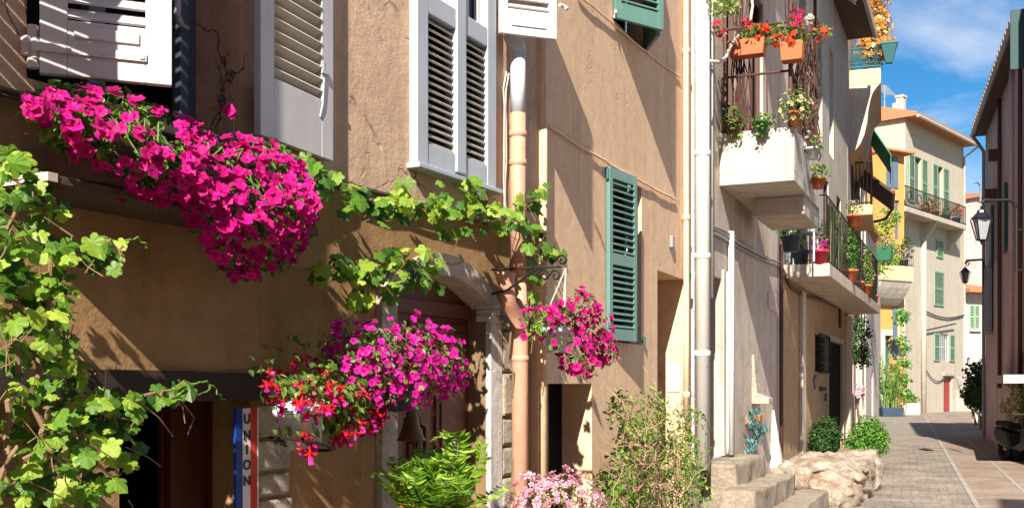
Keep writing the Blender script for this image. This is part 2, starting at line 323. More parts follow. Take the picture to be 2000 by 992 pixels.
def panel_shutter(par, hinge, ang, wd, ht, mat, regions, tilt=35, pitch=.05, solid=(), name='shutter', slatmat=None, strap=True, stile=.06, th=.034, label=None):
    """louvred shutter leaf hinged at (x,y,z); ang 0 = along +x, growing outwards"""
    a = R(ang); Mx = Matrix.Translation(Vector(hinge)) @ Matrix(((math.cos(a), math.sin(a), 0, 0), (-math.sin(a), math.cos(a), 0, 0), (0, 0, 1, 0), (0, 0, 0, 1)))
    fr_ = MB(); fr_.M = Mx
    fr_.box(0, stile, -th, 0, 0, ht); fr_.box(wd - stile, wd, -th, 0, 0, ht)
    zc = 0.0
    for z0, z1 in regions + [(ht, ht)]:
        if z0 > zc: fr_.box(stile, wd - stile, -th + .001, -.001, zc, z0)
        zc = z1
    for z0, z1 in solid: fr_.box(stile + .02, wd - stile - .02, -th - .008, -th + .001, z0, z1)
    o = part(par, name, fr_, mat, bevel=.004, label=label)
    sl_ = MB()
    for z0, z1 in regions:
        n = max(2, int((z1 - z0) / pitch)); st = (z1 - z0) / n
        for i in range(n):
            zc = z0 + st * (i + .5)
            sl_.M = Mx @ Matrix.Translation((0, -th / 2, zc)) @ Matrix.Rotation(R(tilt), 4, 'X')
            sl_.box(stile - .004, wd - stile + .004, -.022, .022, -.0045, .0045)
    if regions: part(o, 'slat_panel', sl_, slatmat or mat, bevel=0)
    if strap:
        for z in (.07, ht - .10):
            hw = MB(); hw.M = Mx; hw.box(-.02, wd * .8, -th - .009, -th - .001, z, z + .028); hw.tube([(-.012, -th / 2, z - .02), (-.012, -th / 2, z + .05)], .013, 8)
            for x in (.08, wd * .45, wd * .75): hw.box(x, x + .014, -th - .014, -th - .0085, z + .007, z + .021)
            part(o, 'strap_hinge', hw, mat)
    return o

# ---- plant templates
def T_(v): return np.array(v, dtype=float)
def petunia_t():
    v = [(0, 0, -.42)]; t = [0.0]
    for j in range(10): q = j * math.pi / 5; v.append((.22 * math.cos(q), .22 * math.sin(q), -.12)); t.append(.3)
    for j in range(10):
        q = j * math.pi / 5; r = 1.0 if j % 2 == 0 else .80; v.append((r * math.cos(q), r * math.sin(q), .10 if j % 2 == 0 else -.04)); t.append(1)
    f = [(0, 1 + j, 1 + (j + 1) % 10) for j in range(10)] + [(1 + j, 11 + j, 11 + (j + 1) % 10, 1 + (j + 1) % 10) for j in range(10)]
    return T_(v), f, t
def leaf_t(wd=.32):
    v = [(0, 0, 0), (wd, .35, .10), (wd * .8, .7, .06), (0, 1, -.12), (-wd * .8, .7, .06), (-wd, .35, .10), (0, .45, 0)]
    return T_(v), [(0, 1, 6), (1, 2, 6), (2, 3, 6), (3, 4, 6), (4, 5, 6), (5, 0, 6)], [0] * 7
def grape_t():
    h = [(.0, .04), (.12, -.16), (.30, -.24), (.46, -.16), (.52, .0), (.48, .10), (.66, .16), (.76, .34), (.70, .48), (.56, .52), (.40, .50), (.42, .66), (.36, .80), (.20, .90)]
    out = h + [(0, 1.08)] + [(-x, y) for x, y in h[::-1][:-1]]
    v = [(0, .25, .06)] + [(x, y, -.22 * abs(x) ** 1.3 - .12 * max(0, y) ** 2 + .03 * math.sin(i * 1.9)) for i, (x, y) in enumerate(out)]
    n = len(out); return T_(v), [(0, 1 + i, 1 + (i + 1) % n) for i in range(n)], [0] * (n + 1)
def fuchsia_t():
    v = []; t = []; f = []
    def ring(r, z, n=6, tt=0):
        b = len(v)
        for j in range(n): q = 2 * math.pi * j / n; v.append((r * math.cos(q), r * math.sin(q), z)); t.append(tt)
        return b
    a = ring(.08, 0); b = ring(.15, -.35); c_ = ring(.26, -.55, 6, .6); d = ring(.30, -.95, 6, 1); e = ring(.16, -1.0, 6, 1)
    for p, q in ((a, b), (b, c_), (c_, d), (d, e)): f += [(p + j, p + (j + 1) % 6, q + (j + 1) % 6, q + j) for j in range(6)]
    for j in range(4):
        q = j * math.pi / 2 + .3; ca, sa = math.cos(q), math.sin(q); k = len(v)
        v += [(.12 * ca - .12 * sa, .12 * sa + .12 * ca, -.35), (.12 * ca + .12 * sa, .12 * sa - .12 * ca, -.35), (.5 * ca + .1 * sa, .5 * sa - .1 * ca, -.5), (.85 * ca, .85 * sa, -.35), (.5 * ca - .1 * sa, .5 * sa + .1 * ca, -.5)]
        t += [0] * 5; f.append((k, k + 1, k + 2, k + 3, k + 4))
    k = len(v); v += [(-.02, 0, -.9), (.02, 0, -.9), (0, 0, -1.7)]; t += [.2] * 3; f.append((k, k + 1, k + 2)); return T_(v), f, t
def blob_t():   # a small ruffled blossom, five petals
    v = [(0, 0, 0)]; t = [0]; f = []
    for j in range(5):
        q = 2 * math.pi * j / 5
        for dq, r, z in ((-.45, .75, .1), (0, 1, .22), (.45, .75, .1)): v.append((r * math.cos(q + dq), r * math.sin(q + dq), z)); t.append(1)
        k = 1 + 3 * j; f.append((0, k, k + 1, k + 2))
    return T_(v), f, t
PET, LEAF, GRAPE, FUCH, BLOS = petunia_t(), leaf_t(), grape_t(), fuchsia_t(), blob_t(); NLEAF = leaf_t(.14)
def frames_z(N, rng, size, up=None):
    """rotations whose z axis is N (k,3), random spin or with the leaf tip (y) hanging towards 'up'"""
    N = N / np.linalg.norm(N, axis=1, keepdims=True); k = len(N)
    ref = rng.normal(size=(k, 3)) if up is None else np.array(up)[None, :] + rng.normal(size=(k, 3)) * .45
    X = np.cross(ref, N); X /= np.linalg.norm(X, axis=1, keepdims=True) + 1e-9; Y = np.cross(N, X)
    X = X * rng.uniform(.68, 1.1, (k, 1)); Z = N * rng.uniform(.3, 2.0, (k, 1))
    return np.stack([X, Y, Z], axis=2) * (size * rng.uniform(.75, 1.15, k))[:, None, None]
def scat(mb, tmpl, P, N, rng, s0, s1, up=None):
    P = np.asarray(P, float); N = np.asarray(N, float)
    if len(P): mb.scatter(*tmpl, frames_z(N, rng, rng.uniform(s0, s1, len(P)), up), P)
    return mb
def ellip(rng, n, c, r, shell_=.55, gap=.0, sc_=3.0):
    """points in an ellipsoid, biased to the outside, with gaps; returns points and outward normals"""
    D = rng.normal(size=(n, 3)); D /= np.linalg.norm(D, axis=1, keepdims=True); rad = shell_ + (1 - shell_) * rng.random(n) ** .6
    lump = np.array([mnoise.noise(Vector((d[0] * 2 + c[0] * 7, d[1] * 2 + c[1], d[2] * 2 + c[2] * 5))) for d in D]); rad = rad * (1 + .35 * lump)
    P = np.array(c) + D * rad[:, None] * np.array(r)
    if gap:
        q = np.array([mnoise.noise(Vector(p * sc_)) for p in P]); k = q > -gap_lim(gap); P, D = P[k], D[k]
    return P, D
def gap_lim(g): return .45 - g
SUNW = np.array([-math.sin(R(SUN_AZ)) * math.cos(R(SUN_EL)), -math.cos(R(SUN_AZ)) * math.cos(R(SUN_EL)), math.sin(R(SUN_EL))])
def pot_prof(r0, r1, h): return [(0, 0), (r0, 0), (r1 * .96, h * .82), (r1 * 1.06, h * .82), (r1 * 1.06, h), (r1 * .93, h), (r1 * .9, h * .9), (0, h * .9)]
def text_mesh(mb, s, size, loc, depth=.002, align='CENTER'):
    cu = bpy.data.curves.new('txt', 'FONT'); cu.body = s; cu.size = size; cu.extrude = depth; cu.align_x = align; cu.offset = size * .02
    ob = bpy.data.objects.new('txt', cu); C.objects.link(ob); dg = bpy.context.evaluated_depsgraph_get(); me = bpy.data.meshes.new_from_object(ob.evaluated_get(dg))
    mb.add([(v.co.x + loc[0], -v.co.z + loc[1], v.co.y + loc[2]) for v in me.vertices], [tuple(p.vertices) for p in me.polygons])
    bpy.data.objects.remove(ob); bpy.data.curves.remove(cu); bpy.data.meshes.remove(me)
def scroll(c, r, turns=1.4, n=22, sgn=1, plane='xz'):
    pts = []
    for i in range(n):
        q = turns * 2 * math.pi * i / (n - 1); rr = r * (1 - .75 * i / (n - 1)); a, b = rr * math.cos(q) * sgn, rr * math.sin(q)
        pts.append((c[0] + a, c[1], c[2] + b) if plane == 'xz' else (c[0], c[1] + a, c[2] + b))
    return pts
# ================================================================== GROUND AND STREET
def poly(name, pts, z, mat):
    mb = MB(); mb.add([(x, y, z) for x, y in pts], [tuple(range(len(pts)))]); return structure(name, mb, mat)
def sett_mat(name, c1, c2, mortar, bw, bh, rot, bump=.6, dist=.012):
    m, nt, b = newmat(name, .85, .25); v0 = objvec(nt, (1, 1, 1), (0, 0, rot))
    dn = tex(nt, 'TexNoise', v0, 1.3, Detail=5); add = nt.nodes.new('ShaderNodeVectorMath'); add.operation = 'MULTIPLY_ADD'
    nt.links.new(dn.outputs['Color'], add.inputs[0]); add.inputs[1].default_value = (.30, .22, 0); nt.links.new(v0, add.inputs[2])
    br = node(nt, 'TexBrick', Scale=1.0); br.inputs['Brick Width'].default_value = bw; br.inputs['Row Height'].default_value = bh
    br.inputs['Mortar Size'].default_value = .010; br.inputs['Mortar Smooth'].default_value = .6; br.inputs['Bias'].default_value = 0
    br.inputs['Color1'].default_value = c4(c1); br.inputs['Color2'].default_value = c4(c2); br.inputs['Mortar'].default_value = c4(mortar)
    nt.links.new(add.outputs[0], br.inputs['Vector'])
    n1 = tex(nt, 'TexNoise', v0, 1.1, Detail=8, Roughness=.7); n2 = tex(nt, 'TexNoise', v0, 22, Detail=6, Roughness=.7)
    c = mixn(nt, .75, br.outputs['Color'], ramp(nt, n1.outputs['Fac'], .3, .7, (.5, .5, .52), (1.35, 1.28, 1.2)), 'MULTIPLY')
    c = mixn(nt, .6, c, ramp(nt, n2.outputs['Fac'], .3, .7, (.6, .6, .6), (1.3, 1.3, 1.3)), 'MULTIPLY')
    nt.links.new(c, b.inputs['Base Color'])
    b1 = bumpn(nt, b, ramp(nt, br.outputs['Fac'], 0, 1, (1, 1, 1), (0, 0, 0)), bump, dist); bumpn(nt, b, n2.outputs['Fac'], bump, .02, b1); return m
ROT = R(20)
M['setts'] = sett_mat('grey_setts', (.235, .205, .17), (.37, .32, .26), (.20, .175, .145), .26, .13, ROT, .9, .02)
M['redset'] = sett_mat('red_pavers', (.31, .205, .16), (.30, .25, .20), (.34, .29, .23), .36, .26, ROT, .8, .018)
M['joint'] = stonemat('pale_kerb_stone', (.38, .35, .30), (.30, .27, .23), (.2, .18, .15), .5)
M['ground'] = stonemat('packed_ground', (.14, .12, .10), (.18, .15, .12), (.1, .09, .08), .3)
poly('ground', [(-900, -900), (900, -900), (900, 900), (-900, 900)], 0.0, M['ground'])
def gl(py, px): Y = EYE * F / (py - 750); return ((px - 1000) / F * Y, Y)
poly('street', [(-2.8, -3), (7.4, 24), (14.6, 44.8), (22, 64), (24, 66), (31, 74), (34, 74), (21, 50), (14.4, 32), (2.4, -3)], .004, M['setts'])
g0, g1 = (13.47, 34.3), (5.99, 13.9); dx, dy = (g0[0] - g1[0]), (g0[1] - g1[1])
e0 = (g1[0] - dx * .8, g1[1] - dy * .8); e1 = (g0[0] + dx * .9, g0[1] + dy * .9)
poly('paving_band', [e0, e1, (e1[0] + 2.2, e1[1] - .6), (14.4, 32), (e0[0] + 2.2, e0[1] - .6)], .008, M['redset'])
def strip(name, off, wd, z):
    n = Vector((dy, -dx)).normalized(); a = Vector(e0) + n * off; b = Vector(e1) + n * off
    poly(name, [tuple(a), tuple(b), tuple(b + n * wd), tuple(a + n * wd)], z, M['joint'])
strip('gutter_stones', 0, .07, .0125); strip('paving_joint_stones', .78, .045, .0125)

# ================================================================== HOUSE 1 : pink-tan house with white shutters (nearest)
h1 = thing(H1, 'town_house', 'pink tan plaster house with white and blue-grey louvred shutters above an arched wooden door', 'house', (0, 0, 0), 'houses on the left of the lane')
ZL = 2.56
wa0, wa1 = H1.S(52), H1.S(468); wb0, wb1 = H1.S(804), H1.S(952)
mb = MB(); wall(mb, -4, 7.80, ZL, 7.5, [(wa0, wa1, ZL + .05, 4.6, .27), (wb0, wb1, 2.74, 4.35, .22)], 0)
mb.quad((-4, 0, ZL), (-4, .05, ZL), (7.80, .05, ZL), (7.80, 0, ZL)); mb.quad((7.80, 0, ZL), (7.80, .05, ZL), (7.80, .05, 7.5), (7.80, 0, 7.5))
part(h1, 'upper_wall', mb, M['h1up'])
d0, d1 = H1.S(250), H1.S(506); a0, a1 = H1.S(780), H1.S(962); YL = .045
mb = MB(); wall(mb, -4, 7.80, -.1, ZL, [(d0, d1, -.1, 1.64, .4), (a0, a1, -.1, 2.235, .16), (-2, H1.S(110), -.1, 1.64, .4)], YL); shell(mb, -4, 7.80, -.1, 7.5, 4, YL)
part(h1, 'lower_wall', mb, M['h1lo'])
mb = MB(); mb.box(-4.2, 7.95, -.28, 4.1, 7.5, 7.62); part(h1, 'roof_eave', mb, M['tile'])
# irregular dark wooden beam over the cellar opening
mb = MB(); z1_, z0_ = H1.Z(335, 722), H1.Z(335, 782)
for i in range(14):
    x0 = -1.0 + (H1.S(535) + 1.0) * i / 14; x1 = -1.0 + (H1.S(535) + 1.0) * (i + 1) / 14; j = .006 * math.sin(i * 2.3)
    mb.box(x0, x1 + (.002 if i == 13 else 0), YL - .022 - j, YL + .3, z0_ + j, z1_ - .004 + .5 * j)
part(h1, 'wooden_beam', mb, M['beam'])
# cellar door leaf
mb = MB(); x0, x1 = H1.S(325, .28), H1.S(475, .28); Y_ = .26
for k in range(4):
    a_ = x0 + (x1 - x0) * k / 4; b_ = x0 + (x1 - x0) * (k + 1) / 4; mb.box(a_ + .006, b_ - .006, Y_ + (.02 if k % 2 else .0), Y_ + .06, 0, z0_ - .012)
mb.box(x0, x1, Y_ + .045, Y_ + .07, 0, z0_ - .014); part(h1, 'cellar_door', mb, M['darkdoor'], bevel=.004)
mb = MB(); mb.box(d0 - 2, d1 + .2, .62, .64, -.1, 1.8); part(h1, 'painted_cellar_dark', mb, M['black'])  # black sheet painting the unlit cellar behind the opening
# quoins beside the cellar door
zz = [-.1]
for z in (.32, .62, H1.Z(540, 972), H1.Z(540, 922), H1.Z(540, 856), H1.Z(540, 788)): zz.append(z)
for i in range(len(zz) - 1):
    mb = MB(); wq = (580, 572, 583, 575, 580, 552)[i]; mb.box(H1.S(511), H1.S(wq), YL - .018 - .006 * (i % 2), YL + .06, zz[i] + .008, zz[i + 1] - .008)
    part(h1, 'quoin_stone', mb, M['stone'], bevel=.014)
# window A frame and sash
mb = MB(); y0, y1 = .24, .30
mb.box(wa0, wa0 + .05, y0, y1, ZL + .05, 4.6); mb.box(wa1 - .06, wa1, y0, y1, ZL + .05, 4.6); mb.box(wa0 + .05, wa1 - .06, y0, y1, ZL + .05, ZL + .11)
mb.box((wa0 + wa1) / 2 - .04, (wa0 + wa1) / 2 + .04, y0 + .01, y1, ZL + .11, 4.6); mb.box(wa1 - .11, wa1 - .06, y0 - .02, y0 + .03, ZL + .08, 4.6)
wf = part(h1, 'window_frame', mb, M['blue'], bevel=.004)
mb = MB(); mb.box(wa0 + .05, wa1 - .06, y1 + .01, y1 + .02, ZL + .1, 4.6); part(wf, 'pane', mb, M['black'])
# white shutter, half open, and its twin lying back on the wall
za = 2.62
panel_shutter(h1, (H1.S(66), -.03, za), 41, .415, 1.85, M['white'], [(.185, .85), (1.0, 1.75)], 52, .05, stile=.085, slatmat=M['white'], solid=[(.125, .165)], label='white half open shutter with iron strap hinge')
mbx = MB(); xh = H1.S(66); mbx.tube([(xh - .02, -.02, za + .02), (xh - .02, -.02, za + .16)], .018, 8); mbx.box(xh - .05, xh, -.03, .0, za + .06, za + .12); part(h1, 'shutter_pintle', mbx, M['white'])
panel_shutter(h1, (H1.S(468) + .57, -.05, za), 174, .57, 1.85, M['white'], [(.26, 1.75)], 38, .052, stile=.10, slatmat=M['creamp'], strap=False, label='white shutter folded back flat on the wall')
mb = MB(); xr = H1.S(612); z_ = H1.Z(612, 140); mb.tube([(xr, -.05, z_ - .05), (xr, -.05, z_ + .04)], .012, 8); mb.box(xr - .02, xr + .03, -.07, -.03, z_ - .02, z_ + .0); mb.tube([(xr, -.06, z_ - .04), (xr - .01, -.06, z_ - .16), (xr - .03, -.06, z_ - .22)], .006, 6); part(h1, 'shutter_catch', mb, M['white2'])
mb = MB(); xr = H1.S(347, .2); z_ = H1.Z(347, 22, .2); mb.tube([(xr, .2, z_ + .05), (xr, .2, z_ - .02), (xr + .02, .2, z_ - .05)], .014, 8); mb.tube([(xr + .02, .2, z_ - .05), (xr + .05, .19, z_ - .06)], .009, 8); part(wf, 'window_handle', mb, M['potw'])
# window B : blue-grey frame, closed louvres, little flap shutter
zb0, zb1 = H1.Z(880, 346), 4.35; xm = H1.S(885)
mb = MB(); y = -.05
mb.box(wb0 - .02, wb0 + .085, y, .03, zb0, zb1); mb.box(wb1 - .085, wb1 + .02, y, .03, zb0, zb1); mb.box(xm - .05, xm + .05, y - .008, .03, zb0 + .02, zb1)
mb.box(wb0 + .085, xm - .05, y + .004, .03, zb0, zb0 + .12); mb.box(xm + .05, wb1 - .085, y + .004, .03, zb0, zb0 + .12)
zm = H1.Z(880, 62); mb.box(wb0 + .085, xm - .05, y + .002, .03, zm, zm + .11); mb.box(xm + .05, wb1 - .085, y + .002, .03, zm, zm + .11)
mb.box(wb0 - .05, wb1 + .05, y - .03, .02, zb0 - .03, zb0 - .002)
wf = part(h1, 'window_frame', mb, M['white2'], bevel=.005, label='blue-grey window frame with closed louvres')
for xa, xb in ((wb0 + .085, xm - .05), (xm + .05, wb1 - .085)):
    n = 17; mb = MB()
    for i in range(n):
        z = zb0 + .12 + (zm - zb0 - .12) * (i + .5) / n; mb.M = Matrix.Translation((0, -.012, z)) @ Matrix.Rotation(R(36), 4, 'X'); mb.box(xa - .004, xb + .004, -.025, .025, -.005, .005)
    part(wf, 'slat_panel', mb, M['creamp'])
mb = MB(); mb.box(wb0, wb1, .10, .12, zb0, zb1); part(wf, 'painted_room_dark', mb, M['black'])  # black sheet painted for the unlit room behind the slats
mb = MB()
for xa, xb in ((wb0 + .085, xm - .05), (xm + .05, wb1 - .085)):
    z = zm + .11; mb.box(xa, xa + .03, .0, .025, z, zb1); mb.box(xb - .035, xb, .0, .025, z, zb1); mb.box(xa + .03, xb - .035, .0, .025, z, z + .035)
part(wf, 'sash', mb, M['white'], bevel=.003)
mb = MB(); mb.box(wb0 + .08, wb1 - .08, .03, .035, zm + .1, zb1); part(wf, 'pane', mb, M['glass'])
zf = H1.Z(957, 70); panel_shutter(h1, (H1.S(957), -.055, zf), 42, .36, .85, M['white'], [(.15, .72)], 40, .045, stile=.05, strap=False, solid=[(.05, .11)], label='small white flap shutter standing open')
mb = MB(); x_ = H1.S(957) + .27; mb.tube([(x_ + .02, -.32, zf + .22), (x_ + .06, -.33, zf + .22), (x_ + .06, -.35, zf + .20)], .012, 8); part(h1, 'shutter_catch', mb, M['white'])
# arch surround
def arch(t, x0, x1, spring, rise):
    return (x0 + (x1 - x0) * t, spring + rise * math.sin(math.pi * t) ** .75)
sp = H1.Z(962, 603); rise = 2.20 - sp; n = 20
mb = MB(); wi, yo, yi = .14, -.035 + YL, .17
inn = [(a0 + .0, -.1)] + [arch(i / n, a0, a1, sp, rise) for i in range(n + 1)] + [(a1, -.1)]
out = [(a0 - wi, -.1)] + [arch(i / n, a0 - wi, a1 + wi, sp + .01, rise + .11) for i in range(n + 1)] + [(a1 + wi, -.1)]
k = len(inn)
def archpart(rng_, name, mat):
    m_ = MB()
    for i in rng_:
        a_, b_ = inn[i], inn[i + 1]; c_, d_ = out[i], out[i + 1]
        m_.quad((c_[0], yo, c_[1]), (a_[0], yo, a_[1]), (b_[0], yo, b_[1]), (d_[0], yo, d_[1]))
        m_.quad((a_[0], yo, a_[1]), (a_[0], yi, a_[1]), (b_[0], yi, b_[1]), (b_[0], yo, b_[1]))
        m_.quad((c_[0], yo, c_[1]), (d_[0], yo, d_[1]), (d_[0], YL + .01, d_[1]), (c_[0], YL + .01, c_[1]))
    return part(h1, name, m_, mat)
archpart(range(1, k - 2), 'door_arch', M['archst']); archpart([0], 'door_jamb', M['stone']); archpart([k - 2], 'door_jamb', M['jamb'])
# spandrel fill between arch and wall opening is the backing plate
mb = MB()
for i in range(1, k - 2):
    a_, b_ = inn[i], inn[i + 1]; mb.quad((a_[0], YL + .02, a_[1]), (b_[0], YL + .02, b_[1]), (b_[0], YL + .02, 2.25), (a_[0], YL + .02, 2.25))
part(h1, 'arch_tympanum', mb, M['h1lo'])
mb = MB(); mb.box(a1 - .01, a1 + .15, yo - .03, yo + .1, sp - .035, sp + .0); mb.box(a1 - .015, a1 + .14, yo - .018, yo + .1, sp - .075, sp - .036)
mb.box(a1 - .02, a1 + .155, yo - .04, yo + .1, sp + .001, sp + .022); part(h1, 'jamb_capital', mb, M['jamb'], bevel=.006)
# rough stones right of the jamb
rng = random.Random(4)
z = .4
while z < 1.95:
    hh = rng.uniform(.16, .28); mb = MB(); mb.box(a1 + wi + .004, a1 + wi + .16 + rng.uniform(-.02, .03), YL - .03 - rng.uniform(0, .02), YL + .05, z, z + hh - .012); part(h1, 'quoin_stone', mb, M['stone'], bevel=.02); z += hh
# arched wooden door
yd = .17; mb = MB(); mb.box(a0 - .01, a1 + .01, yd, yd + .06, 0, 2.4); dr = part(h1, 'arched_door', mb, M['brown'])
mb = MB(); xs = [a0 + .03, a0 + .30, a0 + .58, a1 - .02]
for i in range(3):
    for q0, q1 in ((.15, .95), (1.05, sp - .1)):
        mb.box(xs[i] + .03, xs[i + 1] - .03, yd - .016, yd - .001, q0, q1); mb.box(xs[i] + .07, xs[i + 1] - .07, yd - .026, yd - .016, q0 + .05, q1 - .05)
mb.box(a0, a1, yd - .03, yd - .001, sp - .06, sp + .02); part(dr, 'door_panel', mb, M['brown'], bevel=.005)
mb = MB(); x_ = a0 + .40; mb.tube([(x_, yd - .03, 1.2), (x_, yd - .07, 1.22), (x_, yd - .07, 1.36), (x_, yd - .03, 1.38)], .01, 8); mb.box(x_ - .02, x_ + .02, yd - .035, yd - .025, 1.15, 1.42); part(dr, 'handle', mb, M['iron'])
mb = MB(); mb.box(xs[1] - .09, xs[1] + .16, yd - .034, yd - .026, 1.06, 1.13); part(dr, 'letter_plate', mb, M['brass'])
# shelf under the window and the ledge cable
mb = MB(); xs0, xs1 = H1.S(104, -.3), H1.S(520); mb.box(xs0, xs1, -.28, .04, 2.215, 2.245); sh = part(h1, 'window_shelf', mb, M['roofwood'], bevel=.005)
mb = MB(); mb.box(xs0 - .006, xs0 + .03, -.284, .04, 2.222, 2.249); part(sh, 'chipped_end', mb, M['white_pl'])
def sag(fr, p0, p1, y, n=10, s=.02, seed=0):
    r = random.Random(seed); return [(p0[0] + (p1[0] - p0[0]) * i / n, y + r.uniform(-.004, .004), p0[1] + (p1[1] - p0[1]) * i / n - s * math.sin(math.pi * i / n) + r.uniform(-.004, .004)) for i in range(n + 1)]
mb = MB(); mb.tube(sag(H1, (-.5, ZL - .015), (7.6, ZL - .012), -.004, 40, 0, 3), .008, 6); mb.tube(sag(H1, (-.5, ZL - .035), (H1.S(62), ZL - .03), -.004, 10, 0, 4), .006, 6); part(h1, 'ledge_cable', mb, M['cable_d'])
mb = MB()
for dx_, sd_ in ((0, 1), (.022, 2)):
    x_ = H1.S(981) + dx_; r = random.Random(sd_); mb.tube([(x_ + r.uniform(-.01, .01) + (.04 if i == 9 else 0), -.012, 2.5 + i * .11) for i in range(10)], .0055, 6)
part(h1, 'wall_cable', mb, M['cable'])
# drainpipe : grey above, terracotta below, open hopper elbow joining
xp = H1.S(1013, -.08); yp = -.075; ztop = H1.Z(1013, 88, -.08); zc = H1.Z(1013, 222, -.08); zb = H1.Z(1013, 375, -.08)
mb = MB(); mb.tube([(xp, yp, zc), (xp, yp, ztop - .03)], .046, 20); mb.tube([(xp, yp, ztop - .05), (xp - .005, yp, ztop), (xp - .03, yp + .04, ztop + .07), (xp - .05, yp + .09, ztop + .12)], [.046, .045, .043, .04], 16)
dpw = part(h1, 'drainpipe', mb, M['pipe_w'], True, label='pale grey upper length of the downpipe')
xq = H1.S(1017, -.08)
mb = MB(); mb.tube([(xp, yp, zb - .55), (xp, yp, zc)], .047, 20)
mb.tube([(xp, yp, zb - .55), (xq, yp, zb - .75), (xq, yp, 0)], .05, 20); dp = part(h1, 'drainpipe', mb, M['pipe_p'], True, label='terracotta painted downpipe beside the door')
mb = MB()
for z, x in ((H1.Z(1013, 262, -.08), xp), (H1.Z(1013, 318, -.08), xp), (H1.Z(1013, 655, -.08), xq), (H1.Z(1013, 700, -.08), xq)):
    mb = MB(); mb.lathe([(.048, -.02), (.053, -.016), (.055, 0), (.053, .016), (.048, .02)], (x, yp, z), 20); part(dp, 'pipe_collar', mb, M['pipe_p'], True)
mb = MB(); ze = H1.Z(1005, 590, -.1); xe = H1.S(988, -.13)
mb.tube([(xe, -.13, ze + .15), (xe + .01, -.13, ze + .08), (xe + .05, -.12, ze - .02), (xq - .01, yp - .01, ze - .12), (xq, yp, ze - .20)], [.048, .047, .047, .047, .05], 18, False)
mb.lathe([(.046, -.02), (.054, 0), (.054, .03), (.044, .03)], (xe, -.13, ze + .13), 18); part(dp, 'hopper_elbow', mb, M['pipe_p'], True)

# ================================================================== HOUSE 2 : apricot house with green shutters
h2 = thing(H2, 'town_house', 'apricot plaster house with green louvred shutters next to the terracotta downpipe', 'house', (H2.SY(6.95), 0, 0), 'houses on the left of the lane')
s0, s1 = H2.SY(6.92), H2.S(1348)
ga0, ga1, gaz = H2.S(1197), H2.S(1197) + .95, H2.Z(1197, 38); gb0, gb1, gbz0, gbz1 = H2.S(1183), H2.S(1253), H2.Z(1183, 665), H2.Z(1183, 325)
n0, n1, nz = H2.S(1053), H2.S(1156), H2.Z(1110, 749); e0_, e1_, ez = H2.S(1284), H2.S(1337), H2.Z(1300, 533)
mb = MB(); wall(mb, s0, s1, -.1, 8.2, [(ga0, ga1, gaz, gaz + 1.4, .2), (gb0, gb1, gbz0, gbz1, .14), (n0, n1, -.1, nz, .235), (e0_, e1_, -.1, ez, .27)]); shell(mb, s0, s1, -.1, 8.2, 5)
part(h2, 'wall', mb, M['h2'])
mb = MB(); mb.box(s0 - .05, s1, -.3, 5, 8.2, 8.32); part(h2, 'roof_eave', mb, M['tile'])
mb = MB(); mb.box(n0 - .02, n1 + .02, .235, .3, 0, nz); dd = part(h2, 'basement_door', mb, M['black'])
mb = MB(); mb.box(n0, H2.S(1066, .2), .18, .232, 0, nz - .003); part(dd, 'door_frame', mb, M['darkdoor'])
mb = MB(); mb.box(e0_ - .02, e1_ + .02, .272, .33, 0, ez); part(h2, 'front_door', mb, M['darkdoor'])
# notice on the reveal of the doorway
mb = MB(); zA, zB = H2.Z(1318, 764, .13), H2.Z(1318, 713, .13); yA, yB = .045, .17
mb.add([(e1_ - .012, yA, zA), (e1_ - .012, yB, zA), (e1_ - .012, yB, zB), (e1_ - .012, yA, zB), (e1_ - .0005, yA, zA), (e1_ - .0005, yB, zA), (e1_ - .0005, yB, zB), (e1_ - .0005, yA, zB)], [(0, 3, 2, 1), (0, 1, 5, 4), (3, 7, 6, 2), (0, 4, 7, 3), (1, 2, 6, 5)])
npl = thing(H2, 'notice_plate', 'small pale blue notice plate on the reveal of the apricot doorway', 'sign', (e1_, .1, zA)); part(npl, 'plate', mb, M['pipe_w'])
mb = MB()
for i in range(7):
    z = zB - .03 - i * (zB - zA - .05) / 7; mb.quad((e1_ - .0135, yA + .012, z), (e1_ - .0135, yB - .015 - .02 * (i % 3), z), (e1_ - .0135, yB - .015 - .02 * (i % 3), z - .008), (e1_ - .0135, yA + .012, z - .008))
part(npl, 'text_line', mb, M['grey'])
# shutters
mb = MB()
def frame_(mb, x0, x1, z0, z1, y0, y1, w_): mb.box(x0, x0 + w_, y0, y1, z0, z1); mb.box(x1 - w_, x1, y0, y1, z0, z1); mb.box(x0 + w_, x1 - w_, y0, y1, z0, z0 + w_); mb.box(x0 + w_, x1 - w_, y0, y1, z1 - w_, z1)
frame_(mb, gb0, gb1, gbz0, gbz1, .09, .135, .05); wf = part(h2, 'window_frame', mb, M['white2']); mb = MB(); mb.box(gb0, gb1, .137, .145, gbz0, gbz1); part(wf, 'pane', mb, M['black'])
hb = gbz1 - gbz0 - .01
g_regs = [(.09, hb * .44), (hb * .44 + .09, hb - .08)]
panel_shutter(h2, (gb0 + .005, .0, gbz0 + .005), 9.4, .475, hb, M['green'], g_regs, 38, .048, stile=.055, strap=False, label='green lower shutter leaf, slightly ajar')
panel_shutter(h2, (gb1 - .005, .034, gbz0 + .005), 180 - 11, .475, hb, M['green'], g_regs, -38, .048, stile=.055, strap=False)
mb = MB(); mb.tube([(gb1 + .02, -.02, gbz0 + .0), (gb1 + .02, -.02, gbz0 + .07)], .012, 8); mb.box(gb1, gb1 + .03, -.02, 0, gbz0 + .02, gbz0 + .04); part(h2, 'shutter_pintle', mb, M['teal']); mb = MB(); mb.tube([(gb0 - .015, -.02, gbz1 - .1), (gb0 - .015, -.02, gbz1 - .02)], .012, 8); part(h2, 'shutter_pintle', mb, M['teal'])
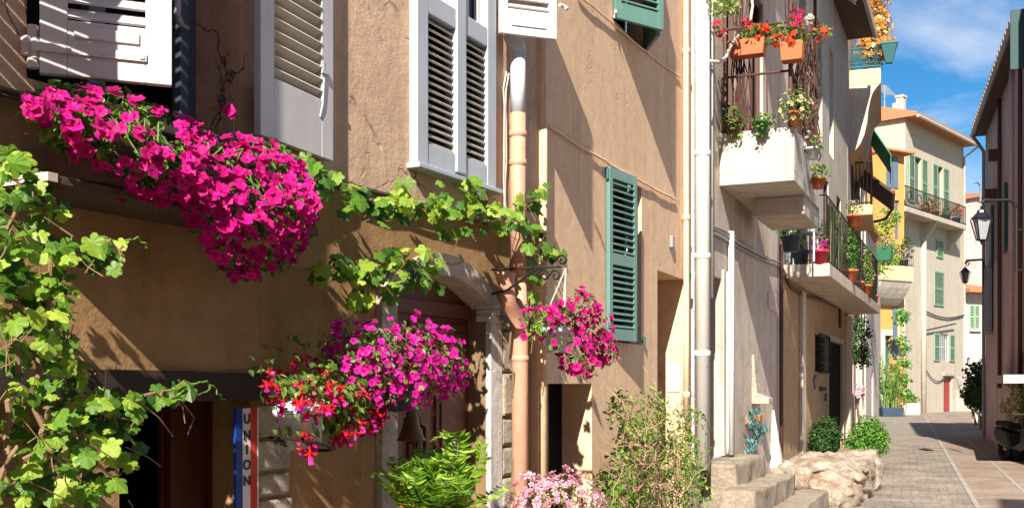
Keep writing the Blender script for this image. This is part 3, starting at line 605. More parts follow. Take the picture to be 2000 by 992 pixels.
panel_shutter(h2, (ga0 + .005, 0, gaz + .004), 31, .51, 1.35, M['green'], [(.13, .62), (.72, 1.25)], 38, .05, stile=.06, strap=False, label='green upper shutter standing half open')
panel_shutter(h2, (ga1 - .005, .0, gaz + .004), 150, .45, 1.35, M['green'], [(.13, .62), (.72, 1.25)], -38, .05, stile=.06, strap=False)
mb = MB(); frame_(mb, ga0, ga1, gaz, gaz + 1.4, .14, .19, .05); wf = part(h2, 'window_frame', mb, M['white2']); mb = MB(); mb.box(ga0, ga1, .192, .2, gaz, gaz + 1.4); part(wf, 'pane', mb, M['black'])
mb = MB(); mb.tube([(ga0 - .02, -.02, gaz + .0), (ga0 - .02, -.03, gaz + .06)], .012, 8); mb.tube([(ga0 - .02, -.03, gaz + .02), (ga0 - .09, -.05, gaz + .01)], .008, 6); mb.lathe([(0, -.015), (.018, 0), (0, .015)], (ga0 - .09, -.05, gaz + .01), 8); part(h2, 'shutter_catch', mb, M['potw'])
# clothesline-like cables running along the wall
pA = (H2.S(1074, -.02), H2.Z(1074, 248, -.02)); pB = (H2.S(1322, -.02), H2.Z(1322, 391, -.02))
mb = MB(); mb.tube(sag(H2, pA, pB, -.018, 26, .02, 5), .0095, 6); pc = (H2.S(1130, -.02), H2.Z(1130, -10, -.02)); pd = (H2.S(1330, -.02), H2.Z(1330, 152, -.02)); mb.tube(sag(H2, pc, pd, -.016, 20, .015, 6), .008, 6)
part(h2, 'wall_cable', mb, M['pipe_c'])
mb = MB(); x_ = H2.S(1309); z_ = H2.Z(1309, 473); mb.box(x_ - .04, x_ + .04, -.035, 0, z_ - .055, z_ + .055); part(h2, 'meter_box', mb, M['grey'], bevel=.008)
mb = MB(); x_ = H2.S(1334); z_ = H2.Z(1334, 540); mb.lathe([(0, -.05), (.03, -.04), (.035, .03), (0, .045)], (x_, -.05, z_), 10); part(h2, 'green_bell_box', mb, M['potg'])
# corner pipes where house 2 meets house 1
mb = MB(); x_ = s0 + .05; mb.tube([(x_, -.01, 0), (x_, -.01, 6)], .035, 14); part(h2, 'corner_downpipe', mb, M['h2'], True)
mb = MB(); x_ = H2.S(1063, -.03); mb.tube([(x_, -.03, 1.9), (x_ + .005, -.03, 3.2), (x_, -.03, 6.1)], .02, 10); part(h2, 'thin_downpipe', mb, M['pipe_c'], True)
mb = MB(); x_ = H2.S(1340, -.04); mb.tube([(x_ + .006 * math.sin(i * 1.1), -.04, 1.3 + i * .8) for i in range(9)], .028, 12); part(h2, 'end_downpipe', mb, M['pipe_c'], True)
for i, z in enumerate((H2.Z(1340, 770), H2.Z(1340, 430), H2.Z(1340, 110))):
    mb = MB(); mb.lathe([(.03, -.03), (.038, -.02), (.038, .02), (.03, .03)], (x_, -.04, z), 12); part(h2, 'pipe_collar', mb, M['pipe_c'], True)

# ================================================================== HOUSE 3 : greige house with two balconies
h3 = thing(H2, 'town_house', 'pale greige house with two balconies and a white downpipe beyond the apricot house', 'house', (H2.S(1350), 0, 0), 'houses on the left of the lane')
s0, s1 = H2.S(1349), H2.S(1526); o0, o1, oz = H2.S(1387), H2.S(1409), H2.Z(1398, 540); osill = H2.Z(1398, 893)
d20, d21, d22, d23 = H2.S(1413), H2.S(1440), H2.S(1462), H2.S(1490); bz = H2.Z(1405, 263)
mb = MB(); wall(mb, s0, s1, -.1, 9.3, [(o0, o1, osill, oz, .25), (d20, d21, bz + .0, bz + 2.3, .1), (d22, d23, bz, bz + 2.3, .1)]); shell(mb, s0, s1, -.1, 9.3, 5)
part(h3, 'wall', mb, M['h3'])
s2 = H2.SY(24); dr0, dr1, drz = H2.S(1617), H2.S(1646), H2.Z(1630, 668); gr0, gr1, grz0, grz1 = H2.S(1592), H2.S(1611), H2.Z(1600, 726), H2.Z(1600, 656)
uw = [(H2.S(a), H2.S(b), 4.2, 6.3, .2) for a, b in ((1560, 1574), (1596, 1606), (1620, 1628))]; bw = [(H2.S(a), H2.S(b), 3.4, 5.2, .2) for a, b in ((1545, 1562), (1578, 1592), (1604, 1618), (1634, 1642))]
ops = [(dr0, dr1, -.1, drz, .05), (gr0, gr1, grz0, grz1, .04)]
mb = MB(); wall(mb, s1, s2, -.1, 3.3, ops, -.0); part(h3, 'lower_rough_wall', mb, M['h3b'])
mb = MB(); wall(mb, s1, s2, 3.3, 9.3, [(a, b, 3.38, 5.5, .06) for a, b, *_ in bw] + [(a, b, 6.1, 8.2, .2) for a, b, *_ in uw if a > 0], 0); shell(mb, s1, s2, -.1, 9.3, 5)
part(h3, 'upper_wall', mb, M['white_pl'])
for a, b, *_ in bw:
    mb = MB(); mb.box(a - .01, b + .01, .06, .08, 3.38, 5.5); o = part(h3, 'balcony_window', mb, M['glass']); mb = MB(); frame_(mb, a, b, 3.38, 5.5, .02, .055, .08); part(o, 'window_frame', mb, M['rust'])
for a, b, z0, z1 in ((d20, d21, bz, bz + 2.3), (d22, d23, bz, bz + 2.3)):
    mb = MB(); mb.box(a - .01, b + .01, .1, .12, z0, z1); o = part(h3, 'balcony_door', mb, M['black']); mb = MB(); frame_(mb, a, b, z0, z1, .04, .095, .07); mb.box((a + b) / 2 - .03, (a + b) / 2 + .03, .05, .095, z0, z1); part(o, 'door_frame', mb, M['rust'])
mb = MB(); mb.box(s0 - .05, s2 + .1, -.55, 5, 9.3, 9.4); ev3 = part(h3, 'roof_eave', mb, M['roofwood']); mb = MB(); mb.box(s0 - .05, s2 + .1, -.62, -.552, 9.26, 9.46); part(ev3, 'fascia_board', mb, M['h3'])
mb = MB(); mb.box(o0 - .01, o1 + .01, .25, .3, osill, oz); part(h3, 'narrow_door', mb, M['darkdoor'])
mb = MB(); mb.box(dr0, dr1, .05, .09, 0, drz); dd = part(h3, 'entrance_door', mb, M['black']); mb = MB(); frame_(mb, dr0 - .08, dr1 + .08, -.05, drz + .1, -.02, .02, .08); part(dd, 'door_frame', mb, M['h3'])
mb = MB(); mb.box(gr0, gr1, .04, .06, grz0, grz1); gw = part(h3, 'grille_window', mb, M['black']); mb = MB(); frame_(mb, gr0 - .03, gr1 + .03, grz0 - .03, grz1 + .03, -.1, -.07, .025)
for i in range(1, 6): x = gr0 + (gr1 - gr0) * i / 6; mb.box(x - .008, x + .008, -.095, -.078, grz0, grz1)
for i in range(1, 4): z = grz0 + (grz1 - grz0) * i / 4; mb.box(gr0, gr1, -.1, -.07, z - .008, z + .008)
for z in (grz0, grz1 - .02): mb.box(gr0 - .03, gr0 - .01, -.07, .0, z, z + .02); mb.box(gr1 + .01, gr1 + .03, -.07, 0, z, z + .02)
part(gw, 'iron_grille', mb, M['iron'])
# pilaster strips on the rough wall
mb = MB(); xa = H2.S(1560); mb.box(xa, xa + .35, -.07, 0, 0, 3.1); part(h3, 'pilaster', mb, M['h3'], bevel=.01)
mb = MB(); mb.box(s2 - .35, s2, -.1, 0, 0, 3.1); part(h3, 'pilaster', mb, M['h3'], bevel=.01)
# jamb strip and pipes at the near end
mb = MB(); mb.box(o1 + .004, o1 + .25, -.03, 0, osill, oz + .1); part(h3, 'door_jamb', mb, M['white_pl'], bevel=.008)
x_ = H2.S(1372, -.1); mb = MB(); mb.tube([(x_, -.1, .75), (x_, -.1, 7.5)], .072, 20); dp = part(h3, 'white_downpipe', mb, M['pipe_white'], True)
for z in (H2.Z(1372, 690, -.1), H2.Z(1372, 300, -.1), H2.Z(1372, 500, -.1)):
    mb = MB(); mb.lathe([(.074, -.03), (.082, -.02), (.082, .02), (.074, .03)], (x_, -.1, z), 20); part(dp, 'pipe_collar', mb, M['pipe_white'], True)
x_ = H2.S(1388, -.05); mb = MB(); mb.tube([(x_, -.05, 2.5), (x_, -.05, 7.5)], .028, 12); part(h3, 'thin_white_pipe', mb, M['pipe_white'], True)
mb = MB(); xa, xb = H2.S(1350), H2.S(1362); mb.box(xa, xb, -.03, .0, .8, 8.7); part(h3, 'corner_strip', mb, M['jamb'])
x_ = H2.S(1428, -.05); mb = MB(); mb.tube([(x_, -.05, .8), (x_, -.05, H2.Z(1428, 452, -.05))], .035, 12); part(h3, 'thin_white_pipe', mb, M['pipe_white'], True)
x_ = H2.S(1421, -.04); mb = MB(); mb.tube([(x_ + .006 * math.sin(i * 2), -.04, .82 + .12 * i) for i in range(18)], .016, 8); part(h3, 'thin_white_pipe', mb, M['pipe_white'], True)
x_ = H2.S(1526, -.05); mb = MB(); mb.tube([(x_, -.05, .3), (x_, -.05, 3.6)], .03, 10); part(h3, 'brown_downpipe', mb, M['rust'], True)
mb = MB(); pts = [(H2.S(a, -.03), -.03, H2.Z(a, b, -.03)) for a, b in ((1390, 445), (1410, 455), (1432, 468), (1470, 490), (1500, 505), (1522, 512), (1532, 530))]
mb.tube(pts, .02, 8); mb.tube([(p[0], p[1], p[2] - .05) for p in pts], .012, 6); mb.tube([(p[0], p[1] - .01, p[2] + .03 + .01 * math.sin(p[0] * 9)) for p in pts[:4]], .012, 6); part(h3, 'wall_cable', mb, M['grey'])
pts = [(H2.S(a, -.03), -.03, H2.Z(a, b, -.03)) for a, b in ((1530, 530), (1545, 560), (1570, 577), (1610, 588), (1640, 600), (1641, 640))]
mb = MB(); mb.tube(pts, .03, 8); part(h3, 'under_balcony_pipe', mb, M['rust'], True)
mb = MB(); xx = H2.S(1421, -.1); mb.tube([(H2.S(a, -.2), -.2, H2.Z(a, b, -.2)) for a, b in ((1388, 120), (1405, 122), (1418, 112), (1428, 88), (1450, 62), (1466, 38), (1470, 12), (1466, -20))], .018, 8); part(h3, 'looped_cable', mb, M['cable'], True)
# balcony 1 : tall white parapet box
B1 = .81; q0, q1 = H2.S(1405), H2.SY(13.75); zb0_, zb1_ = H2.Z(1405, 363), H2.Z(1405, 261)
mb = MB(); mb.box(q0, q1, -B1, -.001, zb0_ + .0, zb0_ + .1); mb.box(q0, q0 + .09, -B1, -.002, zb0_ + .1, zb1_); mb.box(q0 + .09, q1, -B1, -B1 + .09, zb0_ + .1, zb1_)
b1 = part(h3, 'balcony', mb, M['white_pl'], bevel=.006, label='white walled balcony with iron railing above')
qa = H2.S(1478, -.3); mb = MB(); mb.box(q0 + .95, q1 + .15, -.78, -.2, zb0_ - .22, zb0_ - .004); part(b1, 'lower_slab', mb, M['h3'], bevel=.01)
mb = MB(); zr = zb1_
for (xa, ya, xb, yb) in ((q0 + .05, -.02, q0 + .05, -B1 + .05), (q0 + .05, -B1 + .05, q1, -B1 + .05)):
    n = int(math.hypot(xb - xa, yb - ya) / .11)
    for i in range(n + 1):
        t = i / n; x, y = xa + (xb - xa) * t, ya + (yb - ya) * t
        mb.tube([(x, y, zr), (x + .012, y, zr + .2), (x - .012, y, zr + .35), (x, y, zr + .62)], .008, 5)
    mb.tube([(xa, ya, zr + .62), (xb, yb, zr + .62)], .014, 6)
for (x, y) in ((q0 + .05, -B1 + .05), (q1, -B1 + .05), (q0 + .05, -.05)): mb.tube([(x, y, zr), (x, y, zr + 2.6)], .022, 8)
mb.tube([(q0 + .05, -B1 + .05, zr + 1.15), (q1 + .3, -B1 + .05, zr + 1.15)], .016, 6); mb.tube([(q0 + .05, -.02, zr + 1.15), (q0 + .05, -B1 + .05, zr + 1.15)], .016, 6)
part(b1, 'iron_railing', mb, M['rust'])
# wooden lean-to over the far half of balcony 1
mb = MB(); x0, x1 = q0 + .9, q1 + .6; ztp = 7.75; zlo = 6.6
mb.prism_x([(0, ztp), (-1.15, zlo), (-1.15, zlo - .07), (0, ztp - .07)], x0, x1); pr = part(b1 if False else h3, 'lean_to_roof', mb, M['roofwood'])
mb = MB(); mb.prism_x([(.0, ztp + .03), (-1.18, zlo + .03), (-1.18, zlo - .11), (0, ztp - .11)], x1 + .002, x1 + .07); mb.box(x0, x1, -1.2, -1.155, zlo - .08, zlo + .02); part(pr, 'verge_board', mb, M['h3'])
mb = MB()
for i in range(5): x = x0 + .2 + i * (x1 - x0 - .4) / 4; mb.prism_x([(0, ztp - .075), (-1.12, zlo - .075), (-1.12, zlo - .14), (0, ztp - .14)], x, x + .07)
part(pr, 'rafter', mb, M['roofwood'])
# balcony 2 : long slab with wrought-iron railing
B2 = .66; r0, r1 = H2.S(1530), H2.SY(24.3); zs0, zs1 = H2.Z(1600, 537, -B2), H2.Z(1600, 511, -B2); zs0, zs1 = 3.17, 3.36
mb = MB(); mb.box(r0, r1, -B2, -.001, zs0, zs1); b2 = part(h3, 'long_balcony', mb, M['h3'], bevel=.01, label='long stone balcony slab crowded with plants')
mb = MB(); yr = -B2 + .05; hr = 1.0
def rail(mb, xa, ya, xb, yb, z, h, step=.12, r=.006, wob=.02):
    n = max(2, int(math.hypot(xb - xa, yb - ya) / step))
    for i in range(n + 1):
        t = i / n; x, y = xa + (xb - xa) * t, ya + (yb - ya) * t; mb.tube([(x, y, z), (x + wob, y + wob * .3, z + h * .3), (x - wob, y - wob * .3, z + h * .55), (x, y, z + h)], r, 4)
    for zz_ in (z + .06, z + h): mb.tube([(xa, ya, zz_), (xb, yb, zz_)], r * 1.7, 6)
rail(mb, r0 + .05, -.02, r0 + .05, yr, zs1, hr, .11); rail(mb, r0 + .05, yr, r1 - .05, yr, zs1, hr, .15)
for i in range(9):
    x = r0 + .3 + i * (r1 - r0 - .6) / 8; mb.tube([(p[0], yr, p[2]) for p in scroll((x, yr, zs1 + .3), .13)], .007, 4); mb.tube([(p[0], yr, p[2]) for p in scroll((x, yr, zs1 + .65), .13, sgn=-1)], .007, 4)
part(b2, 'iron_railing', mb, M['iron'])
# plaques, bell plates
mb = MB(); x0, x1 = H2.S(1499), H2.S(1513); mb.box(x0, x1, -.015, 0, H2.Z(1506, 607), H2.Z(1506, 574)); part(h3, 'wall_plaque', mb, M['pinkw'], bevel=.004)
mb = MB(); x_ = H2.S(1590); z_ = H2.Z(1590, 745); mb.add([(x_ - .2, -.03, z_ + .03), (x_ + .12, -.03, z_ + .12), (x_ + .2, -.03, z_ - .02), (x_, -.03, z_ - .13), (x_ - .2, 0, z_ + .03), (x_ + .12, 0, z_ + .12), (x_ + .2, 0, z_ - .02), (x_, 0, z_ - .13)], [(0, 3, 2, 1), (0, 1, 5, 4), (1, 2, 6, 5), (2, 3, 7, 6), (3, 0, 4, 7)]); part(h3, 'blue_fish_plaque', mb, M['blue'])
mb = MB(); x_ = H2.S(1601); z_ = H2.Z(1601, 759); mb.lathe([(0, -.05), (.12, -.03), (.12, .03), (0, .05)], (x_, -.0, z_), 12); part(h3, 'brown_plaque', mb, M['rust'], True)
mb = MB(); x_ = H2.S(1611); z_ = H2.Z(1611, 775); mb.box(x_ - .06, x_ + .06, -.03, 0, z_ - .07, z_ + .07); part(h3, 'letter_box', mb, M['rust'], bevel=.006)
# little pointed wall shrine and the tapering buttress under it
xS = H2.S(1490, -.12); mb = MB(); zt, zm_, zbm = H2.Z(1490, 693, -.12), H2.Z(1490, 768, -.12), H2.Z(1490, 788, -.12)
mb.prism_x([(0, zt), (-.03, zt), (-.07, zm_), (-.22, zm_ - .06), (-.22, zbm), (0, zbm)], xS - .13, xS + .17); part(h3, 'wall_shrine', mb, M['stone'], bevel=.008, label='small pointed stone shrine on the wall')
mb = MB(); xB = H2.S(1508); zt = H2.Z(1500, 802)
mb.add([(xB - .28, -.001, 0), (xB + .5, -.001, 0), (xB - .22, -.24, 0), (xB + .4, -.2, 0), (xB + .0, -.001, zt), (xB - .0, -.03, zt), (xB + .06, -.001, zt)], [(0, 2, 5, 4), (2, 3, 6, 5), (3, 1, 6), (4, 5, 6)])
part(h3, 'tapered_buttress', mb, M['white_pl'])
mb = MB(); x_ = H2.S(1538, -.22); mb.box(x_ - .05, x_ + .08, -.30, -.14, .12, H2.Z(1538, 905, -.22)); part(h3, 'low_meter_box', mb, M['white_pl'], bevel=.008)

# stone steps and boulder
def rough_block(fr, x0, x1, y0, y1, z0, z1, seed, amp=.05, div=7, rnd=.35):
    bm = bmesh.new(); bmesh.ops.create_cube(bm, size=1); bmesh.ops.subdivide_edges(bm, edges=bm.edges[:], cuts=div, use_grid_fill=True)
    for v in bm.verts:
        p = v.co.copy(); s = p.normalized() * .62; p = p.lerp(s, rnd) if rnd else p
        q = Vector(((x0 + x1) / 2 + p.x * (x1 - x0), (y0 + y1) / 2 + p.y * (y1 - y0), (z0 + z1) / 2 + p.z * (z1 - z0)))
        nz = mnoise.noise_vector(q * 2.2 + Vector((seed, seed, 0))) * amp + mnoise.noise_vector(q * 6 + Vector((seed, 0, 3))) * amp * .42 + mnoise.noise_vector(q * 16 + Vector((seed, 0, 3))) * amp * .2
        cr_ = abs(mnoise.noise(q * 3.1 + Vector((0, seed, 0)))); v.co = q + nz - (q - Vector(((x0 + x1) / 2, (y0 + y1) / 2, (z0 + z1) / 2))).normalized() * max(0, .12 - cr_) * amp * 4
    mb = MB(); bm.verts.index_update(); mb.add([tuple(v.co) for v in bm.verts], [tuple(v.index for v in f.verts) for f in bm.faces]); bm.free(); return mb
st = thing(H2, 'stone_steps', 'worn pale stone steps rising to the narrow door behind the white downpipe', 'steps', (H2.SY(12), -.3, 0))
for i, (xa, xb, ya, yb, zt) in enumerate(((H2.SY(11.1), H2.SY(12.6), -.36, -.01, osill - .02), (H2.SY(10.6), H2.SY(12.9), -.66, -.30, osill - .25), (H2.SY(11.2), H2.SY(13.6), -.95, -.4, osill - .5))):
    part(st, 'step', rough_block(H2, xa, xb, ya, yb, -.05, zt, i * 5, .03, 22, .05), M['step'], True)
bo = thing(H2, 'boulder', 'big irregular pale boulder lying against the rough beige wall', 'boulder', (H2.SY(17.5), -.6, 0))
part(bo, 'rock_mass', rough_block(H2, H2.SY(14.3), H2.SY(17.6), -1.22, -.1, -.25, .50, 31, .15, 26, .3), M['rock'], True)
part(bo, 'rock_ledge', rough_block(H2, H2.SY(16.8), H2.SY(19.3), -1.15, -.05, -.2, .24, 12, .1, 20, .3), M['rock'], True)

# window further left on house 1, whose open shutter shades the white one
panel_shutter(h1, (wa0 - .62, -.03, za), 66, .39, 1.9, M['white'], [(.22, 1.75)], 40, .06, stile=.07, label='shutter just outside the left edge')
# unseen house across the lane, added to cut sky light on the near walls
ho = thing(R1, 'town_house', 'unseen plain house across the lane, added to darken the shaded walls', 'house', (R1.SY(-2), 0, 0), 'shaded houses on the right of the lane')
mb = MB(); wall(mb, 0, 24, -.1, 9.5, [(3, 4, 3.5, 5.2, .2), (7, 8, 3.5, 5.2, .2), (11, 12, 3.5, 5.2, .2)], 0); shell(mb, 0, 24, -.1, 9.5, 6)
FO = Frame(3.9, 2.0, 180 + TH2); ORG[ho.name] = (0, 0, 0); ho.location = FO.world((0, 0, 0)); ho.rotation_euler = (0, 0, FO.rot)
part(ho, 'wall', mb, M['mauve'])
for x in (3, 7, 11): mb = MB(); mb.box(x, x + 1, .18, .22, 3.5, 5.2); part(ho, 'window', mb, M['glass'])
# ================================================================== HOUSES FURTHER ALONG (left row)
h4 = thing(H4, 'town_house', 'tall pale pink house with a coved ochre balcony beyond the greige house', 'house', (0, 0, 0), 'houses on the left of the lane')
mb = MB(); wall(mb, .02, 6, -.1, 11, [(1.5, 2.3, 0, 2.2, .2), (4, 4.8, 0, 2.2, .2)]); shell(mb, .02, 6, -.1, 11, 6); part(h4, 'wall', mb, M['pinkw'])
mb = MB(); mb.box(1.5, 2.3, .18, .22, 0, 2.2); part(h4, 'door', mb, M['rust']); mb = MB(); mb.box(4, 4.8, .18, .22, 0, 2.2); part(h4, 'door', mb, M['rust'])
z1_, z0_ = 8.95, 8.58; o_ = .70; a_, b_ = 1.3, 5.2
mb = MB(); mb.box(a_, b_, -o_, -.001, z0_, z1_); bl = part(h4, 'ochre_balcony', mb, M['ochre_l'], bevel=.02)
cove = [(-.001, z0_ - .003), (-o_ + .02, z0_ - .003), (-o_ * .86, z0_ - .08), (-o_ * .74, z0_ - .2), (-o_ * .66, z0_ - .38), (-o_ * .6, z0_ - .62), (-o_ * .56, z0_ - .9), (-o_ * .48, z0_ - 1.15), (-o_ * .34, z0_ - 1.38), (-o_ * .18, z0_ - 1.52), (-.001, z0_ - 1.6)]; mb = MB(); mb.prism_x(cove, a_ + .03, b_ - .03); part(bl, 'cove', mb, M['ochre_l'])
mb = MB(); mb.prism_x(cove, a_ + .0, a_ + .028); part(bl, 'cove_end', mb, M['white_pl'])
mb = MB(); rail(mb, a_ + .04, -.03, a_ + .04, -o_ + .04, z1_, .5, .045, .012, .02); rail(mb, a_ + .04, -o_ + .04, b_ - .04, -o_ + .04, z1_, .5, .07, .012, .02)
for z in (.15, .25, .35): mb.tube([(a_ + .04, -.03, z1_ + z), (a_ + .04, -o_ + .04, z1_ + z)], .014, 5)
part(bl, 'teal_railing', mb, M['teal'])
# mid-height balcony with dark railing and a small brown roof
a2, b2_ = 2.6, 5.6; zz0 = 5.75; mb = MB(); mb.box(a2, b2_, -.5, -.001, zz0, zz0 + .24); bl2 = part(h4, 'ochre_balcony', mb, M['ochre_l'], bevel=.01)
mb = MB(); rail(mb, a2 + .03, -.03, a2 + .03, -.46, zz0 + .24, 1.05, .08, .012, .02); rail(mb, a2 + .03, -.46, b2_ - .03, -.46, zz0 + .24, 1.05, .1, .012, .02); part(bl2, 'dark_railing', mb, M['iron'])
mb = MB(); mb.box(a2 + .2, b2_ - .3, -.03, .02, zz0 + .3, zz0 + 2.0); part(h4, 'dark_balcony_door', mb, M['blue'])
mb = MB(); mb.prism_x([(0, 7.55), (-.95, 6.75), (-.95, 6.66), (0, 7.45)], 5.0, 8.0); rf = part(h4, 'brown_lean_to_roof', mb, M['roofwood']); mb = MB(); mb.tube([(5.0, -1.0, 6.68), (8, -1.0, 6.68)], .05, 8); mb.tube([(8, -1.0, 6.68), (8.02, -.8, 6.4), (8.02, -.3, 6.3)], .04, 8); part(rf, 'gutter', mb, M['rust'])
h4b = thing(H4, 'town_house', 'low mauve-pink house with a green cloth awning, past the ochre coved balcony', 'house', (6, 0, 0), 'houses on the left of the lane')
mb = MB(); wall(mb, 6.02, 21.5, -.1, 10.2, [(9, 10, 0, 2.2, .2), (14, 15, 0, 2.2, .2)]); shell(mb, 6.02, 21.5, -.1, 10.2, 6); part(h4b, 'wall', mb, M['pinkw'])
for x in (9, 14): mb = MB(); mb.box(x, x + 1, .18, .22, 0, 2.2); part(h4b, 'door', mb, M['teal'])
mb = MB(); mb.prism_x([(6, 10.9), (-.35, 10.15), (-.35, 10.05), (6, 10.3)], 6.0, 21.6); part(h4b, 'roof', mb, M['tile'])
mb = MB(); mb.prism_x([(-.0, 9.9), (-.95, 8.35), (-.95, 8.0), (-.97, 8.0), (-.97, 8.37), (-.02, 9.93)], 8.5, 11.5); part(h4b, 'green_awning', mb, M['awn'])
mb = MB()
for k in range(6):
    x = 6.6 + k * 2.4; mb.tube([(x, -.06, 0), (x + .02, -.06, 9.5)], .05, 8)
part(h4b, 'wall_pipe', mb, M['white_pl'])

h4c = thing(Frame(14.7, 44.8, 22.4), 'town_house', 'low pale pink house leading up to the yellow house', 'house', (0.02, 0, 0), 'houses on the left of the lane')
mb = MB(); wall(mb, .02, 10.2, -.1, 8.2, [(4, 5, 0, 2.2, .2)]); shell(mb, .02, 10.2, -.1, 8.2, 6); part(h4c, 'wall', mb, M['pinkw']); mb = MB(); mb.box(4, 5, .18, .22, 0, 2.2); part(h4c, 'door', mb, M['teal'])
mb = MB(); mb.box(-.0, 10.2, -.3, 6, 8.2, 8.4); part(h4c, 'roof', mb, M['tile'])
# yellow house facing the camera
hy = thing(HY, 'town_house', 'narrow orange-yellow house with blue shutters and a teal door at the bend', 'house', (0, 0, 0), 'houses round the bend')
y0, y1 = HY.S(1719), HY.S(1766); yt = HY.Z(1745, 300)
wz0, wz1 = HY.Z(1740, 365), HY.Z(1740, 308); dz = HY.Z(1735, 655)
mb = MB(); wall(mb, y0, y1, -.1, yt, [(HY.S(1728), HY.S(1741), 0, dz, .2), (HY.S(1731), HY.S(1753), wz0, wz1, .15), (HY.S(1748), HY.S(1757), 9, 11.0, .15)]); shell(mb, y0, y1, -.1, yt, 8); part(hy, 'wall', mb, M['yellow'])
mb = MB(); mb.box(HY.S(1728), HY.S(1741), .18, .22, 0, dz); part(hy, 'teal_door', mb, M['teal'])
mb = MB(); mb.box(HY.S(1731), HY.S(1741.5), -.05, -.01, wz0 - .05, wz1 + .05); mb2 = MB(); mb2.box(HY.S(1743), HY.S(1753), -.05, -.01, wz0 - .05, wz1 + .05); part(hy, 'blue_shutter', mb, M['blue']); part(hy, 'blue_shutter', mb2, M['blue'])
mb = MB(); mb.box(HY.S(1748), HY.S(1757), .12, .15, 9, 11); part(hy, 'window', mb, M['blue'])
mb = MB(); mb.box(HY.S(1743), HY.S(1751), -.06, -.002, HY.Z(1747, 700), HY.Z(1747, 600)); part(hy, 'blue_shutter', mb, M['blue'])
mb = MB(); mb.box(HY.S(1719), HY.S(1727.5), -.05, -.002, 0, dz + .3); mb.box(HY.S(1727.5), HY.S(1742), -.05, -.002, dz, dz + .3); part(hy, 'white_door_surround', mb, M['white_pl'])
mb = MB(); frame_(mb, HY.S(1753), HY.S(1765), HY.Z(1760, 700), HY.Z(1760, 600), -.05, -.002, .12); part(hy, 'window_frame', mb, M['white_pl'])
mb = MB(); mb.prism_x([(-.5, yt + .0), (-.5, yt + .1), (8, yt + 1.4), (8, yt)], y0 - .1, y1 + .3); part(hy, 'tiled_roof', mb, M['tile'])
mb = MB(); by = HY.Z(1740, 553); y_ = -1.1; mb.box(HY.S(1722, y_), HY.S(1785, y_), y_, -.001, by, by + .75); bl = part(hy, 'yellow_balcony', mb, M['ochre_l'], bevel=.02)
mb = MB(); rail(mb, HY.S(1722, y_), y_ + .05, HY.S(1785, y_), y_ + .05, by + .75, 1.0, .12, .014, .02); part(bl, 'iron_railing', mb, M['iron'])
mb = MB(); cv = [(-.001, by - .003), (y_ + .05, by - .003)] + [(y_ + .05 + 1.04 * (i / 6) ** 1.0, by - .05 - 1.1 * math.sin(i / 6 * math.pi / 2)) for i in range(1, 7)]; mb.prism_x(cv, HY.S(1724, y_), HY.S(1783, y_)); part(bl, 'cove', mb, M['white_pl'])
mb = MB(); wall(mb, y0 - .5, y0 + .75, -.1, 7.4, [], -.12); shell(mb, y0 - .5, y0 + .75, -.1, 7.4, .0, -.12); part(hy, 'white_entrance_wall', mb, M['white_pl']) if False else None

# tall cream house
hf = thing(HF, 'town_house', 'tall cream house closing the lane with pale green shutters, a balcony and a red door', 'house', (0, 0, 0), 'houses round the bend')
f0, f1 = HF.S(1768), HF.S(1882); ft = HF.Z(1850, 270)
dx0, dx1, dzz = HF.S(1843), HF.S(1860), HF.Z(1850, 735); wx0, wx1, wz0, wz1 = HF.S(1834), HF.S(1853), HF.Z(1845, 705), HF.Z(1845, 652)
mb = MB(); wall(mb, f0, f1, -.1, ft, [(dx0, dx1, -.1, dzz, .2), (wx0, wx1, wz0, wz1, .25), (HF.S(1780), HF.S(1800), 11.5, 14.1, .25), (HF.S(1826), HF.S(1842), 11.5, 14.1, .25)]); shell(mb, f0, f1, -.1, ft, 8); part(hf, 'wall', mb, M['cream'])
mb = MB(); mb.box(dx0, dx1, .15, .2, 0, dzz); dr = part(hf, 'red_door', mb, M['reddoor']); mb = MB(); mb.box(dx0 - .15, dx1 + .15, -.12, -.001, dzz + .05, dzz + .22); part(hf, 'door_hood', mb, M['stone'])
mb = MB(); mb.box(wx0, wx1, .2, .24, wz0, wz1); wn = part(hf, 'window', mb, M['glass']); mb = MB()
for i in range(5): x = wx0 + (wx1 - wx0) * (i + .5) / 5; mb.tube([(x, .05, wz0), (x, .05, wz1)], .015, 4)
mb.tube([(wx0, .05, (wz0 + wz1) / 2), (wx1, .05, (wz0 + wz1) / 2)], .02, 4); part(wn, 'window_bar', mb, M['white'])
def flat_shutter(par, fr, pa, pb, z0, z1, mat=M['palegreen'], y=-.07, label=None):
    x0, x1 = fr.S(pa), fr.S(pb); mb = MB(); frame_(mb, x0, x1, z0, z1, y, y + .045, .07); mb.box(x0 + .07, x1 - .07, y + .008, y + .04, (z0 + z1) / 2 - .05, (z0 + z1) / 2 + .05); o = part(par, 'shutter', mb, mat, label=label); mb = MB(); n = int((z1 - z0) / .11)
    for i in range(n): z = z0 + .08 + (z1 - z0 - .16) * (i + .5) / n; mb.M = Matrix.Translation((0, y + .025, z)) @ Matrix.Rotation(R(-35), 4, 'X'); mb.box(x0 + .06, x1 - .06, -.035, .035, -.01, .01)
    part(o, 'slat_panel', mb, mat); return o
flat_shutter(hf, HF, 1823, 1834, wz0, wz1); flat_shutter(hf, HF, 1861, 1872, wz0, wz1) if False else flat_shutter(hf, HF, 1853.5, 1863.5, wz0, wz1)
for pa, pb, zb_, zt_ in ((1774, 1785, 11.5, 14.1), (1799, 1810, 11.5, 14.1), (1820, 1830, 11.5, 14.1), (1841, 1852, 11.5, 14.1)): flat_shutter(hf, HF, pa, pb, zb_, zt_)
